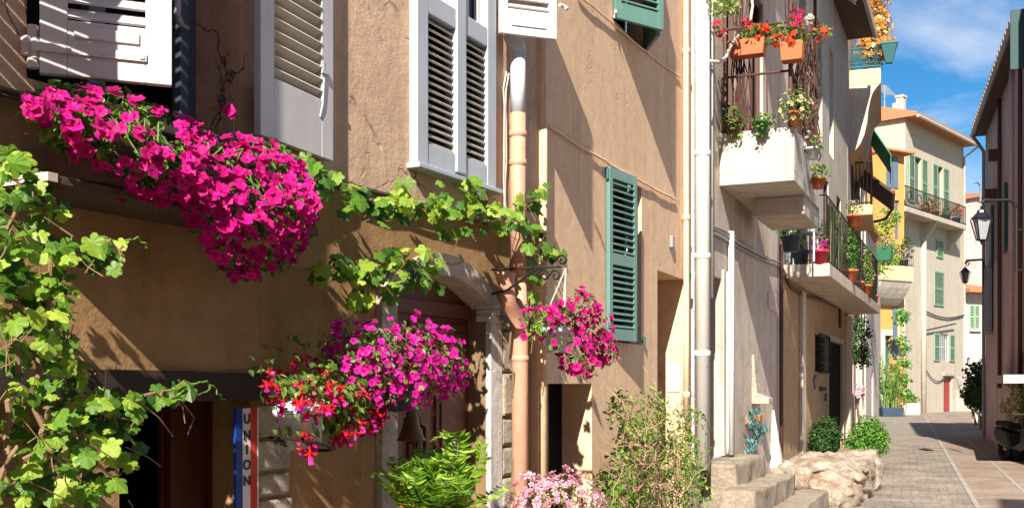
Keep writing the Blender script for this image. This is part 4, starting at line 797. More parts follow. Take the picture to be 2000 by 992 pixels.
flat_shutter(hf, HF, 1823, 1842, HF.Z(1832, 597), HF.Z(1832, 530), label='pair of closed pale green shutters'); flat_shutter(hf, HF, 1828, 1841, HF.Z(1834, 503), HF.Z(1834, 470))
for pa, pb in ((1780, 1800), (1826, 1842)): mb = MB(); mb.box(HF.S(pa), HF.S(pb), .2, .24, 11.5, 14.1); part(hf, 'window', mb, M['glass'])
mb = MB(); mb.prism_x([(-.75, ft - .02), (-.75, ft + .18), (4, ft + 1.6), (8, ft + .3), (8, ft)], f0 - .3, f1 + .35); part(hf, 'tiled_roof', mb, M['tile'])
mb = MB(); mb.tube([(f0 - .3, -.8, ft - .05), (f1 + .4, -.8, ft - .08)], .09, 8); mb.tube([(f1 + .3, -.8, ft - .08), (f1 + .1, -.3, ft - .5), (f1 - .1, -.08, ft - .7), (f1 - .1, -.08, 6)], .06, 8); part(hf, 'gutter', mb, M['cream'])
yb = -.95; bz_ = HF.Z(1800, 412, yb); bz2 = bz_ - .28; x0, x1 = HF.S(1769, yb), HF.S(1888, yb); x1 = min(x1, f1 - .05)
mb = MB(); mb.box(x0, x1, yb, -.001, bz2, bz_); bl = part(hf, 'balcony', mb, M['cream'], bevel=.03)
for x in (x0 + .25, (x0 + x1) / 2, x1 - .45): mb = MB(); mb.prism_x([(-.001, bz2 - .003), (yb + .08, bz2 - .003), (yb + .25, bz2 - .3), (-.3, bz2 - .8), (-.001, bz2 - 1.3)], x, x + .3); part(bl, 'bracket', mb, M['cream'])
mb = MB(); rail(mb, x0 + .03, -.03, x0 + .03, yb + .04, bz_, 1.05, .14, .016, .02); rail(mb, x0 + .03, yb + .04, x1 - .03, yb + .04, bz_, 1.05, .15, .016, .02)
for x in (x0 + .5, x0 + 1.9, x0 + 3.4): mb.tube([(p[0], yb + .03, p[2]) for p in scroll((x, 0, bz_ + .5), .38, 1.0)] , .025, 5)
part(bl, 'iron_railing', mb, M['iron'])
mb = MB(); xq_ = HF.S(1800); mb.tube([(xq_, -.12, 0), (xq_, -.12, bz2 - 1)], .14, 12); part(hf, 'corner_downpipe', mb, M['cream'], True)
mb = MB(); zc1, zc2 = HF.Z(1805, 606), HF.Z(1875, 614); mb.tube(sag(HF, (xq_, zc1), (f1 - .1, zc2), -.08, 12, .3, 8), .04, 5); mb.tube(sag(HF, (xq_, HF.Z(1805, 712)), (HF.S(1850), HF.Z(1850, 728)), -.08, 10, .7, 9), .03, 5)
mb.tube([(HF.S(1804), -.15, HF.Z(1804, 645)), (HF.S(1858), -.25, HF.Z(1858, 632))], .045, 5); part(hf, 'wall_cable', mb, M['cable_d'])
mb = MB(); xe = f1 + .1; pts = [(f1 - 1.2, yb, HF.Z(1868, 345, yb)), (f1 - .6, yb, HF.Z(1875, 342, yb)), (f1 - .05, yb, HF.Z(1882, 348, yb)), (f1 + .1, yb, HF.Z(1885, 365, yb)), (f1 + .1, yb, bz_)]; mb.tube(pts, .05, 6); part(bl, 'hooped_pole', mb, M['grey'])
mb = MB(); mb.prism_x([(-.02, -.0), (-1.6, 0), (-.02, 1.3)], dx1 + .5, dx1 + .6); mb.tube([(dx1 + .55, -1.6, .9), (dx1 + .55, -.05, 2.1)], .03, 5); part(hf, 'side_ramp_rail', mb, M['stone'])

xg = f0 + 1.25; mb = MB(); mb.box(xg, xg + .4, .6, 1.0, ft + .2, ft + 1.5); mb.box(xg - .05, xg + .45, .55, 1.05, ft + 1.501, ft + 1.62); part(hf, 'chimney', mb, M['white_pl']); mb = MB(); mb.box(xg - .5, xg - .25, .7, 1.0, ft + .2, ft + 1.1); part(hf, 'chimney', mb, M['white_pl'])
an = thing(HF, 'television_antenna', 'spindly television antenna on the orange tiled roof by the chimney', 'antenna', (f0 + .9, 1.5, ft + .5)); x = f0 + .9
mb = MB(); mb.tube([(x, 1.5, ft + .5), (x, 1.5, ft + 2.2)], .03, 6); mb.tube([(x - .7, 1.5, ft + 1.8), (x + .9, 1.5, ft + 2.1)], .025, 5); part(an, 'mast', mb, M['grey'])
for i in range(6): xx = x - .6 + i * .28; mb = MB(); mb.tube([(xx, 1.2, ft + 1.5 + i * .05), (xx, 1.8, ft + 2.2 + i * .05)], .02, 4); part(an, 'aerial_rod', mb, M['grey'])
# shutters on the side wall of the cream house facing the yellow one
for yy_, zA, zB in ((1.2, 5.0, 7.4), (2.6, 5.2, 7.2)):
    mb = MB(); mb.box(f0 - .12, f0 - .05, yy_, yy_ + .7, zA, zB); part(hf, 'side_shutter', mb, M['teal'])
# houses behind on the right
hr2 = thing(R2, 'town_house', 'low peach house with tiled eave and pale green shutter at the far right end', 'house', (0, 0, 0), 'houses round the bend')
x0, x1 = R2.S(1878), R2.S(1950); zt_ = R2.Z(1905, 570)
mb = MB(); wall(mb, x0, x1, -.1, zt_, [(R2.S(1889), R2.S(1895), R2.Z(1890, 712), R2.Z(1890, 698), .2)]); shell(mb, x0, x1, -.1, zt_, 7); part(hr2, 'wall', mb, M['pinkw'])
mb = MB(); mb.prism_x([(-.9, zt_ - .1), (-.9, zt_ + .1), (7, zt_ + 1.6), (7, zt_)], x0 - .1, x1); part(hr2, 'tiled_roof', mb, M['tile'])
flat_shutter(hr2, R2, 1893, 1902, R2.Z(1902, 642), R2.Z(1902, 596)); flat_shutter(hr2, R2, 1903, 1912, R2.Z(1902, 642), R2.Z(1902, 596))
mb = MB(); mb.box(R2.S(1892), R2.S(1913), -.2, -.001, R2.Z(1902, 647), R2.Z(1902, 643)); part(hr2, 'window_sill', mb, M['pinkw'])
hr3 = thing(R3, 'town_house', 'distant salmon house wall seen between lantern and right-hand houses', 'house', (0, 0, 0), 'houses round the bend')
x0, x1 = R3.S(1908), R3.S(1975); zt_ = R3.Z(1920, 388); mb = MB(); wall(mb, x0, x1, -.1, zt_); shell(mb, x0, x1, -.1, zt_, 6); part(hr3, 'wall', mb, M['pinkw']); mb = MB(); mb.prism_x([(-.4, zt_), (-.4, zt_ + .25), (6, zt_ + 1.5), (6, zt_)], x0 - .3, x1); part(hr3, 'tiled_roof', mb, M['tile'])

# ================================================================== RIGHT ROW (in shade)
hra = thing(R1, 'town_house', 'shaded mauve-pink house on the right with grey shutters and deep eave', 'house', (0, 0, 0), 'shaded houses on the right of the lane')
S_ = lambda Y: R1.SY(Y)
ops = [(S_(26.3), S_(25.3), 4.9, 6.5, .2), (S_(29.5), S_(28.5), 4.9, 6.5, .2), (S_(24), S_(23), 0, 2.3, .25)]
mb = MB(); wall(mb, 0, S_(22), -.1, 9.0, ops); shell(mb, 0, S_(22), -.1, 9.0, 6); part(hra, 'wall', mb, M['mauve'])
mb = MB(); mb.box(-.1, S_(22) - .003, -.32, 6, 9.0, 9.12); ev = part(hra, 'roof_eave', mb, M['roofwood'])
mb = MB()
for i in range(26): x = .1 + i * (S_(22) - .3) / 25; mb.tube([(x, -.38, 9.17), (x, .6, 9.35)], .09, 8)
part(ev, 'roof_tile', mb, M['tile_d'])
mb = MB(); mb.tube([(-.12, -.36, 9.03), (S_(22), -.36, 9.06)], .06, 8); mb.tube([(.0, -.36, 9.0), (.05, -.2, 8.75), (.1, -.06, 8.5), (.1, -.06, 0)], .05, 8); part(ev, 'gutter', mb, M['grey'])
for a, b in ((26.3, 25.3), (29.5, 28.5)):
    mb = MB(); mb.box(S_(a), S_(b), .15, .19, 4.9, 6.5); part(hra, 'window', mb, M['glass'])
    flat = lambda xa, xb, z0, z1, mat: (lambda m_: part(hra, 'shutter', m_, mat))(MB().box(xa, xb, -.08, -.03, z0, z1))
    flat(S_(a) - .55, S_(a) - .03, 4.85, 6.55, M['teal'])
mb = MB(); mb.box(S_(24), S_(23), .2, .24, 0, 2.3); part(hra, 'door', mb, M['darkdoor'])
for k, (Y0, w_) in enumerate(((30.9, .5), (30.2, .5))):
    m_ = MB(); m_.box(S_(Y0), S_(Y0) + w_, -.12, -.05, 3.0, 5.0)
    for i in range(3): m_.box(S_(Y0) + .05 + i * .15, S_(Y0) + .12 + i * .15, -.14, -.12, 3.1, 4.9)
    part(hra, 'grey_shutter', m_, M['blue'] if False else M['grey'])
for Y0, z0 in ((28.0, 7.4), (29.0, 6.55)):
    m_ = MB(); m_.box(S_(Y0), S_(Y0) + .25, -.30, -.001, z0, z0 + .28); part(hra, 'bracket_box', m_, M['rust'])
for Y0, m__ in ((27.5, 'rust'), (25.0, 'mauve'), (23.4, 'rust')):
    m_ = MB(); m_.tube([(S_(Y0), -.07, 1.5), (S_(Y0), -.07, 8.9)], .05, 8); part(hra, 'wall_pipe', m_, M[m__], True)
hrb = thing(R1, 'town_house', 'taller shaded mauve house nearest on the right with a teal shutter', 'house', (S_(22), 0, 0), 'shaded houses on the right of the lane')
mb = MB(); wall(mb, S_(22) + .002, S_(19), -.1, 10.8, []); shell(mb, S_(22) + .002, S_(19), -.1, 10.8, 6); part(hrb, 'wall', mb, M['mauve'])
mb = MB(); zA, zB = 7.95, 9.15; xA = S_(21.6); mb.box(xA - .02, xA + .03, -.46, -.02, zA, zB); 
for i in range(4): mb.box(xA - .035, xA - .02, -.44 + i * .105, -.38 + i * .105, zA + .08, zB - .08)
part(hrb, 'teal_shutter', mb, M['teal_d'], label='teal shutter standing straight out')

# ================================================================== STREET LAMPS
def lantern(fr, org, label, arm, wallx, hgt, back):
    """org = top of the lantern hook; arm = list of points of the bracket"""
    t = thing(fr, 'street_lamp', label, 'street lamp', org, 'wall lanterns over the lane'); x, y, z = org; s = hgt
    mb = MB(); mb.tube(arm, .03, 8); mb.tube([(p[0], y, p[2]) for p in scroll((x + .12 * s, y, z + .02 * s), .12 * s, 1.2)], .014, 6); part(t, 'bracket', mb, M['iron'])
    mb = MB(); mb.lathe([(.0, -.05 * s), (.035 * s, -.08 * s), (.02 * s, -.12 * s), (.10 * s, -.16 * s), (.12 * s, -.22 * s), (.24 * s, -.34 * s), (.26 * s, -.36 * s), (.0, -.37 * s)], (x, y, z), 8); part(t, 'lamp_hood', mb, M['blackp'])
    mb = MB(); r0, r1, z0, z1 = .10 * s, .21 * s, z - .86 * s, z - .37 * s
    for j in range(4):
        q = math.pi / 4 + j * math.pi / 2; mb.tube([(x + r0 * math.cos(q) * 1.2, y + r0 * math.sin(q) * 1.2, z0), (x + r1 * math.cos(q) * 1.25, y + r1 * math.sin(q) * 1.25, z1)], .016 * s, 5)
    mb.lathe([(0, -.98 * s), (.03 * s, -.95 * s), (.03 * s, -.9 * s), (.14 * s, -.86 * s), (.0, -.85 * s)], (x, y, z), 8); part(t, 'lamp_frame', mb, M['iron'])
    mb = MB(); mb.M = Matrix.Translation((x, y, 0)) @ Matrix.Rotation(math.pi / 4, 4, 'Z'); mb.lathe([(r0, z0), (r1, z1)], (0, 0, 0), 4); part(t, 'lamp_glass', mb, M['lampg']); return t
def onR(px, py, Y):   # world point
    return at(px, py, Y)
Y_ = 20.0; top = onR(1917, 398, Y_)
pts = [onR(1917, 396, Y_), onR(1922, 392, Y_), onR(1970, 391, Y_), onR(1981, 396, Y_), onR(1985, 408, Y_), onR(1985, 530, Y_)]
L1 = lantern(W0, top, 'larger black lantern hanging from a long bracket on the right-hand wall', pts, 0, .78, True)
mb = MB(); a = onR(1985, 449, Y_); b = R1.world((R1.SY(Y_), 0, a[2])); mb.tube([a, b], .02, 6); a = onR(1985, 528, Y_); b = R1.world((R1.SY(Y_), 0, a[2])); mb.tube([a, b], .02, 6); part(L1, 'wall_stay', mb, M['iron'])
Y_ = 31.0; top = onR(1885, 517, Y_); pts = [onR(1885, 515, Y_), onR(1888, 509, Y_), onR(1917, 507, Y_), onR(1921, 511, Y_), onR(1922, 560, Y_)]
L2 = lantern(W0, top, 'smaller farther black lantern silhouetted against the cream house', pts, 0, .60, False)
mb = MB(); a = onR(1922, 545, Y_); b = R1.world((R1.SY(Y_), 0, a[2])); mb.tube([a, b], .02, 6); a = onR(1922, 558, Y_); b = R1.world((R1.SY(Y_), 0, a[2])); mb.tube([a, b], .02, 6); part(L2, 'wall_stay', mb, M['iron'])
# canopy on a thin post
cp = thing(W0, 'canopy', 'small canopy with a white fascia on a thin post beside the right-hand houses', 'canopy', (at(1946, 870, 27)[0], 27, 0)); cx, cy = cp.location.x, 27
zf_ = EYE + (750 - 736) / F * 27
mb = MB(); mb.tube([(cx, cy, 0), (cx, cy, zf_ - .1)], .025, 8); part(cp, 'post', mb, M['white'])
mb = MB(); xa, ya = at(1940, 740, 27)[0], 27
pA = Vector((xa, 27.1)); pB = Vector(R1.world((R1.SY(20), -.75, 0))[:2]); pC = Vector(R1.world((R1.SY(20), -.02, 0))[:2]); pD = Vector(R1.world((R1.SY(27), -.02, 0))[:2])
for z in (zf_, zf_ - .16): mb.add([(p.x, p.y, z) for p in (pA, pB, pC, pD)], [(0, 1, 2, 3)])
mb.add([(p.x, p.y, z) for z in (zf_, zf_ - .16) for p in (pA, pB, pC, pD)], [(0, 1, 5, 4), (1, 2, 6, 5), (3, 0, 4, 7)]); part(cp, 'roof_slab', mb, M['pinkw'])
# scooter (mostly out of frame)
Ys = 22.0; sx = at(1990, 905, Ys)[0]; sco = thing(W0, 'motor_scooter', 'black motor scooter parked under the flowers at the right edge', 'scooter', (sx, Ys, 0))
def wheel(par, cx, cy, cz, r):
    mb = MB(); n = 24; mb.tube([(cx + .35 * r * math.sin(0), cy + r * math.cos(2 * math.pi * i / n), cz + r * math.sin(2 * math.pi * i / n)) for i in range(n + 1)], .06, 8, False); w_ = part(par, 'wheel', mb, M['tyre'], True)
    mb = MB(); mb.M = Matrix.Translation((cx, cy, cz)) @ Matrix.Rotation(math.pi / 2, 4, 'Y'); mb.lathe([(0, -.03), (.05, -.03), (.05, -.01), (r * .75, -.02), (r * .8, .02), (.05, .02), (0, .03)], (0, 0, 0), 16); part(w_, 'rim', mb, M['chrome'], True)
wheel(sco, sx, Ys - .62, .25, .2); wheel(sco, sx, Ys + .62, .25, .2)
mb = MB(); P_ = [(-.80, .42), (-.78, .52), (-.6, .62), (-.52, .95), (-.45, .95), (-.35, .42), (-.1, .34), (.1, .34), (.2, .62), (.75, .72), (.85, .58), (.7, .40), (.3, .28), (-.4, .25)]
mb.prism_x([(Ys + y, z) for y, z in P_], sx - .16, sx + .16); part(sco, 'body', mb, M['blackp'], bevel=.04)
mb = MB(); mb.prism_x([(Ys + y, z) for y, z in ((.12, .66), (.2, .78), (.75, .84), (.82, .74))], sx - .14, sx + .14); part(sco, 'seat', mb, M['tyre'], bevel=.03)
mb = MB(); mb.tube([(sx - .32, Ys - .42, 1.02), (sx - .15, Ys - .5, 1.0), (sx + .15, Ys - .5, 1.0), (sx + .32, Ys - .42, 1.02)], .02, 8); mb.tube([(sx, Ys - .5, .98), (sx, Ys - .62, .3)], .03, 8); part(sco, 'handlebar', mb, M['chrome'])
mb = MB(); mb.lathe([(0, -.07), (.07, -.04), (.08, 0), (.07, .04), (0, .07)], (sx, Ys - .62, .84), 12); part(sco, 'headlight', mb, M['lampg'], True)
# ================================================================== PLANTS
def ldir(fr, v):
    if fr is W0: return np.array(v)
    return np.array([fr.sn * v[0] + fr.cs * v[1], -fr.cs * v[0] + fr.sn * v[1], v[2]])
def interp(tab, x): xs = [a for a, b in tab]; return np.interp(x, xs, [b for a, b in tab])
def pxpts(fr, PX, PY, OFF): return np.array([fr.pt(a, b, c) for a, b, c in zip(PX, PY, OFF)])
def wob_tube(mb, pts, r, rng, amp=.02, sub=4, sides=6):
    out = []; pts = [np.array(p) for p in pts]
    for i in range(len(pts) - 1):
        for k in range(sub): t = k / sub; out.append(pts[i] * (1 - t) + pts[i + 1] * t + rng.normal(size=3) * amp * (0 if i == 0 and k == 0 else 1))
    out.append(pts[-1]); n = len(out); rr = [r * (1 - .6 * i / (n - 1)) for i in range(n)] if not hasattr(r, '__len__') else list(np.interp(np.linspace(0, 1, n), np.linspace(0, 1, len(r)), r))
    mb.tube([tuple(p) for p in out], rr, sides); return out

# ---- magenta petunias cascading off the window shelf
rng = np.random.default_rng(11)
t = thing(H1, 'petunia_box', 'long window box of magenta petunias cascading over the shelf below the white shutters', 'flower box', (H1.S(330, -.25), -.2, 2.25), 'magenta petunias')
mb = MB(); bx0, bx1 = H1.S(165, -.25), H1.S(590, -.25); mb.add([(bx0, -.27, 2.248), (bx1, -.27, 2.248), (bx1, -.09, 2.248), (bx0, -.09, 2.248), (bx0 - .02, -.29, 2.41), (bx1 + .02, -.29, 2.41), (bx1 + .02, -.07, 2.41), (bx0 - .02, -.07, 2.41)], [(0, 3, 2, 1), (4, 5, 6, 7), (0, 1, 5, 4), (1, 2, 6, 5), (2, 3, 7, 6), (3, 0, 4, 7)])
part(t, 'planter', mb, M['rust'], bevel=.006)
top = [(50, 188), (100, 165), (170, 163), (230, 168), (300, 205), (360, 225), (420, 262), (470, 262), (540, 275), (590, 320), (620, 372)]
bot = [(50, 215), (100, 275), (150, 315), (200, 365), (250, 385), (300, 398), (370, 425), (410, 490), (450, 548), (520, 535), (575, 510), (600, 470), (620, 420)]
def mass(n, lo, hi, off_a, off_b, edge=1.0):
    PX = rng.uniform(lo, hi, n * 3); v = rng.random(n * 3); T0, B0 = interp(top, PX), interp(bot, PX); PY = T0 + (B0 - T0) * v
    q = np.array([mnoise.noise(Vector((a * .022, b * .022, 3))) for a, b in zip(PX, PY)])
    return PX, PY, v, q
PX, PY, v, q = mass(420, 50, 620, 0, 0)
w_ = np.where(PX < 300, .45, 1.0); keep = (rng.random(len(PX)) < w_) & (q > -.22 + np.where(PX < 330, .12, -.15)); PX, PY, v = PX[keep][:640], PY[keep][:640], v[keep][:640]
OFF = -.17 - .24 * np.sin(np.pi * np.clip(v, .05, .95)) ** .7 - rng.random(len(v)) * .06
P = pxpts(H1, PX, PY, OFF); S_l = ldir(H1, SUNW)
N = np.array([0, -1, 0])[None] * .9 + S_l[None] * .8 + np.stack([np.zeros(len(v)), np.zeros(len(v)), .7 - 1.2 * v], 1) + rng.normal(size=(len(v), 3)) * .45
old = rng.random(len(P)) < .12; mb = MB(); scat(mb, PET, P[~old], N[~old], rng, .015, .032); part(t, 'blossoms', mb, M['pet']); mb = MB(); scat(mb, PET, P[old], N[old] + rng.normal(size=(old.sum(), 3)) * .5, rng, .012, .024); part(t, 'blossoms', mb, M['pet2'], label='paler, half-curled blossoms')
PX, PY, v, q = mass(2100, 55, 618, 0, 0); keep = q > -.35; PX, PY, v = PX[keep], PY[keep], v[keep]
OFF = -.14 - .22 * np.sin(np.pi * np.clip(v, .05, .95)) ** .7 * rng.uniform(.2, 1.05, len(v)); P = pxpts(H1, PX, PY, OFF)
N = np.array([0, -.6, .6])[None] + rng.normal(size=(len(v), 3)) * .6
mb = MB(); scat(mb, LEAF, P, N, rng, .022, .042, (0, -.2, -.6)); part(t, 'foliage', mb, M['leaf'])
mb = MB()
for i in range(36):
    x = rng.uniform(bx0 + .1, bx1 - .15); a = np.array([x, -.18, 2.40]); px_ = 120 + 440 * (x - bx0) / (bx1 - bx0); d_ = (interp(bot, px_) - 300) / 520
    wob_tube(mb, [a, a + [rng.normal() * .04, -.14, .03 + rng.random() * .05], a + [rng.normal() * .1, -.20, -.12], a + [rng.normal() * .08, -.14, -d_ * rng.uniform(.2, .6)]], .0035, rng, .006, 3, 4)
e = H1.pt(452, 222, -.2); mb.tube([(e[0], -.2, 2.42), (e[0] + .01, -.2, e[2])], .004, 5); part(t, 'stems', mb, M['stemg'])
mb = MB(); scat(mb, PET, [H1.pt(452, 222, -.22), H1.pt(446, 216, -.21)], [[-.3, -1, .2], [-.8, -.5, .4]], rng, .03, .033); part(t, 'blossoms', mb, M['pet'])

# ---- grape vine, left
def vine(name, label, clusters, stems, seed, mat='vine', s0=.05, s1=.085, fr=H1, group=None, stem_r=.012, bark='stem'):
    rng = np.random.default_rng(seed); o = fr.pt(clusters[0][0], clusters[0][1], -.1)
    t = thing(fr, name, label, 'vine', (o[0], -.15, 0), group); S_l = ldir(fr, SUNW)
    for k, (mt, fk) in enumerate(((mat, .56), ('vine_shade', .44))):
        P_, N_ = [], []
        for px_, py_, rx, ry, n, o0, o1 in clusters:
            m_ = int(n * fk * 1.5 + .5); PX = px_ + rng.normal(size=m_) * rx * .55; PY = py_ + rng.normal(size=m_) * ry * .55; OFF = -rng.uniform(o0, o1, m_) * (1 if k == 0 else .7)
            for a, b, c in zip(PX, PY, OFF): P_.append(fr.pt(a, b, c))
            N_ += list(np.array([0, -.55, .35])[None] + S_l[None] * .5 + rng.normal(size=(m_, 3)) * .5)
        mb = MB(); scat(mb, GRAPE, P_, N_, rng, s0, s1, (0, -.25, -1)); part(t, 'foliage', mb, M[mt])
    mb = MB()
    for pts, r in stems: wob_tube(mb, [fr.pt(*p) for p in pts], r, rng, .012, 5)
    sb_ = mb; mb = sb_
    for px_, py_, rx, ry, n, o0, o1 in clusters:
        for i in range(max(2, n // 8)):
            a = fr.pt(px_ + rng.normal() * rx * .5, py_ + rng.normal() * ry * .5, -rng.uniform(o0, o1)); b = (a[0] + rng.normal() * .08, a[1] + rng.normal() * .03, a[2] - rng.uniform(.02, .14)); mb.tube([a, ((a[0] + b[0]) / 2 + .01, a[1] - .01, (a[2] + b[2]) / 2), b], .0022, 4)
    part(t, 'vine_stem', mb, M[bark]); return t, rng
cl = [(25, 315, 28, 26, 9, .25, .45), (60, 350, 30, 30, 8, .25, .45), (20, 390, 40, 40, 10, .2, .5), (75, 420, 45, 40, 12, .2, .5), (30, 470, 40, 40, 11, .2, .5), (110, 480, 45, 30, 10, .25, .5), (190, 485, 40, 30, 10, .3, .5), (228, 480, 20, 18, 4, .35, .5),
      (30, 540, 45, 40, 14, .2, .5), (95, 545, 40, 35, 10, .2, .45), (20, 610, 40, 40, 12, .2, .5), (80, 620, 45, 35, 12, .25, .5), (130, 600, 22, 25, 5, .3, .5), (50, 680, 50, 35, 12, .2, .45), (115, 670, 25, 30, 6, .3, .45), (60, 740, 50, 40, 10, .2, .45), (130, 735, 40, 25, 8, .25, .45),
      (190, 780, 45, 30, 12, .3, .5), (260, 785, 45, 22, 9, .35, .5), (330, 765, 32, 18, 6, .4, .5), (365, 755, 16, 10, 3, .4, .5), (120, 820, 50, 35, 14, .25, .5), (40, 830, 40, 35, 10, .2, .5), (215, 835, 45, 35, 12, .3, .5), (90, 885, 50, 35, 14, .25, .5), (170, 890, 45, 35, 14, .25, .5), (250, 870, 30, 25, 5, .3, .5),
      (30, 930, 40, 40, 10, .2, .5), (120, 950, 45, 30, 8, .25, .5), (195, 955, 40, 30, 10, .3, .5), (60, 985, 50, 25, 6, .2, .4),
      (-60, 420, 60, 90, 26, .1, .5), (-80, 650, 70, 120, 34, .1, .5), (-80, 880, 70, 110, 24, .1, .5)]
st_ = [([(-20, 1080, -.3), (10, 900, -.3), (20, 760, -.28), (35, 600, -.3), (20, 440, -.28), (45, 320, -.35)], .014), ([(120, 1080, -.32), (95, 900, -.3), (60, 760, -.3), (90, 640, -.32), (110, 500, -.35), (180, 480, -.42), (240, 480, -.45)], .012),
       ([(0, 560, -.3), (60, 620, -.34), (110, 560, -.3)], .009), ([(60, 1060, -.25), (130, 860, -.3), (190, 790, -.36), (300, 770, -.45), (375, 750, -.48)], .009), ([(20, 740, -.3), (90, 830, -.3), (150, 960, -.25)], .010), ([(0, 890, -.35), (60, 880, -.4), (120, 900, -.38), (165, 950, -.35), (185, 1000, -.3)], .009), ([(200, 1080, -.2), (160, 900, -.25), (200, 760, -.3)], .010)]
tv, rv = vine('grape_vine', 'large sunlit grape vine climbing the left edge before the dark cellar door', cl, st_, 5, s0=.035, s1=.060)
for pts in (((375, 750, -.48), (395, 748, -.5), (418, 752, -.5), (430, 775, -.5), (440, 780, -.5)), ((245, 470, -.45), (270, 468, -.46), (290, 478, -.46), (285, 485, -.46)), ((410, 750, -.5), (405, 765, -.5), (385, 775, -.5))): mb = MB(); wob_tube(mb, [H1.pt(*p) for p in pts], .0035, rv, .004, 3, 5); part(tv, 'shoot', mb, M['vine'])
# ---- garland along the ledge
cl = [(600, 315, 16, 20, 6, .05, .2), (640, 345, 30, 20, 10, .05, .22), (690, 385, 30, 26, 12, .05, .25), (740, 400, 30, 26, 10, .08, .25), (775, 375, 20, 22, 7, .08, .25), (800, 405, 24, 18, 7, .05, .22), (850, 405, 30, 30, 14, .08, .28), (905, 400, 30, 32, 12, .08, .28), (925, 360, 14, 22, 5, .1, .25), (950, 405, 34, 26, 14, .08, .28), (1010, 405, 30, 26, 12, .1, .3), (1045, 372, 20, 16, 6, .1, .3), (1035, 445, 30, 20, 10, .1, .3), (890, 445, 20, 18, 5, .08, .25), (1055, 480, 30, 18, 9, .12, .3), (1090, 492, 16, 10, 4, .12, .3), (980, 450, 24, 16, 5, .08, .25), (1042, 520, 10, 30, 5, .12, .2), (1038, 610, 9, 40, 6, .1, .2)]
st_ = [([(560, 300, -.1), (640, 345, -.12), (720, 390, -.12), (800, 405, -.1), (880, 415, -.12), (960, 420, -.14), (1030, 440, -.16), (1085, 490, -.18)], .010), ([(1000, 1100, -.05), (1003, 800, -.05), (998, 650, -.06), (1000, 520, -.08), (1010, 430, -.12)], .011), ([(1040, 440, -.15), (1042, 540, -.15), (1037, 690, -.12)], .007)]
tv, rv = vine('grape_vine', 'bright green vine garland running along the ledge under the blue-grey window', cl, st_, 6, s0=.050, s1=.076)
cl = [(630, 525, 24, 18, 6, .1, .25), (680, 520, 34, 26, 14, .1, .28), (730, 530, 34, 32, 14, .1, .3), (700, 580, 26, 22, 10, .1, .28), (790, 505, 34, 24, 12, .1, .28), (835, 510, 26, 26, 10, .1, .28), (765, 560, 20, 20, 7, .1, .26), (825, 550, 22, 18, 6, .1, .25)]
st_ = [([(490, 420, -.12), (570, 510, -.12), (640, 540, -.14), (720, 530, -.16), (800, 510, -.16), (850, 520, -.14), (905, 510, -.05)], .008)]
vine('grape_vine', 'shorter vine branch hanging over the top left of the arched wooden door', cl, st_, 7, s0=.044, s1=.068)

# ---- hanging petunia pots and the fuchsia
def puff(fr, name, label, cat, c_px, off, blobs, pot, fm, seed, fl=(.022, .03), lf=(.02, .036), leafm='leaf', group=None, tmpl=PET, potmat='potw', potr=(.07, .1, .17), shade=None, hang=None, nb=None):
    """blobs: (px,py,off,radius_m,n_flowers,n_leaves)"""
    rng = np.random.default_rng(seed); S_l = ldir(fr, SUNW); o = fr.pt(*c_px, off); t = thing(fr, name, label, cat, (o[0], off, o[2]), group)
    mbF, mbL = MB(), MB()
    for px_, py_, of, r, nf, nl in blobs:
        c = fr.pt(px_, py_, of); r3 = (r, r * .9, r) if not hasattr(r, '__len__') else r
        if nf:
            P, D = ellip(rng, nf, c, r3, .85); k = D @ np.array([-.2, -1, .1]) > -.45; P, D = P[k], D[k]
            scat(mbF, tmpl, P, D * .9 + np.array([0, -.5, .1])[None] + S_l[None] * .35 + rng.normal(size=D.shape) * .25, rng, *fl)
        if nl: P, D = ellip(rng, nl, c, r3, .35); scat(mbL, LEAF, P, D * .5 + np.array([0, -.4, .4])[None] + rng.normal(size=D.shape) * .4, rng, *lf, (0, -.2, -.5))
    part(t, 'blossoms', mbF, M[fm]); part(t, 'foliage', mbL, M[leafm])
    if pot:
        p = fr.pt(pot[0], pot[1], pot[2]); mb = MB(); mb.lathe(pot_prof(*potr), (p[0], p[1], p[2] - potr[2]), 20); part(t, 'pot', mb, M[potmat], True)
    return t, rng
tp, rp = puff(H1, 'hanging_petunia', 'round clump of bright pink petunias hanging before the arched wooden door', 'hanging plant', (770, 715), -.35,
     [(740, 700, -.34, .17, 90, 220), (800, 690, -.38, .17, 140, 260), (850, 705, -.38, .16, 120, 220), (800, 735, -.38, .15, 110, 180), (875, 725, -.36, .11, 60, 90), (690, 685, -.25, .15, 46, 200), (655, 695, -.2, .11, 24, 120), (700, 730, -.28, .12, 26, 120), (740, 750, -.34, .12, 30, 90)], (770, 730, -.3), 'pet2', 21, fl=(.017, .027), potmat='potn')
mb = MB(); a = H1.pt(770, 690, -.3); mb.tube([(a[0], YL, a[2] + .02), (a[0], -.1, a[2] - .02), (a[0], -.3, a[2] - .04)], .009, 6); part(tp, 'wall_hook', mb, M['iron'])
cF = H1.pt(592, 812, -.3)
tf = thing(H1, 'fuchsia_pot', 'white pot of red and purple fuchsia in an iron ring beside the quoin stones', 'potted plant', (cF[0], -.3, cF[2])); rf = np.random.default_rng(9)
hd = [(568, 775, 12), (610, 745, 6), (615, 790, 12), (650, 765, 12), (668, 790, 12), (690, 800, 14), (735, 790, 8), (720, 825, 12), (672, 845, 8), (680, 825, 6), (598, 860, 10), (642, 800, 8), (700, 768, 6), (640, 745, 5), (545, 745, 5), (560, 715, 4), (590, 700, 4), (625, 715, 4)]
mbF, mbL = MB(), MB()
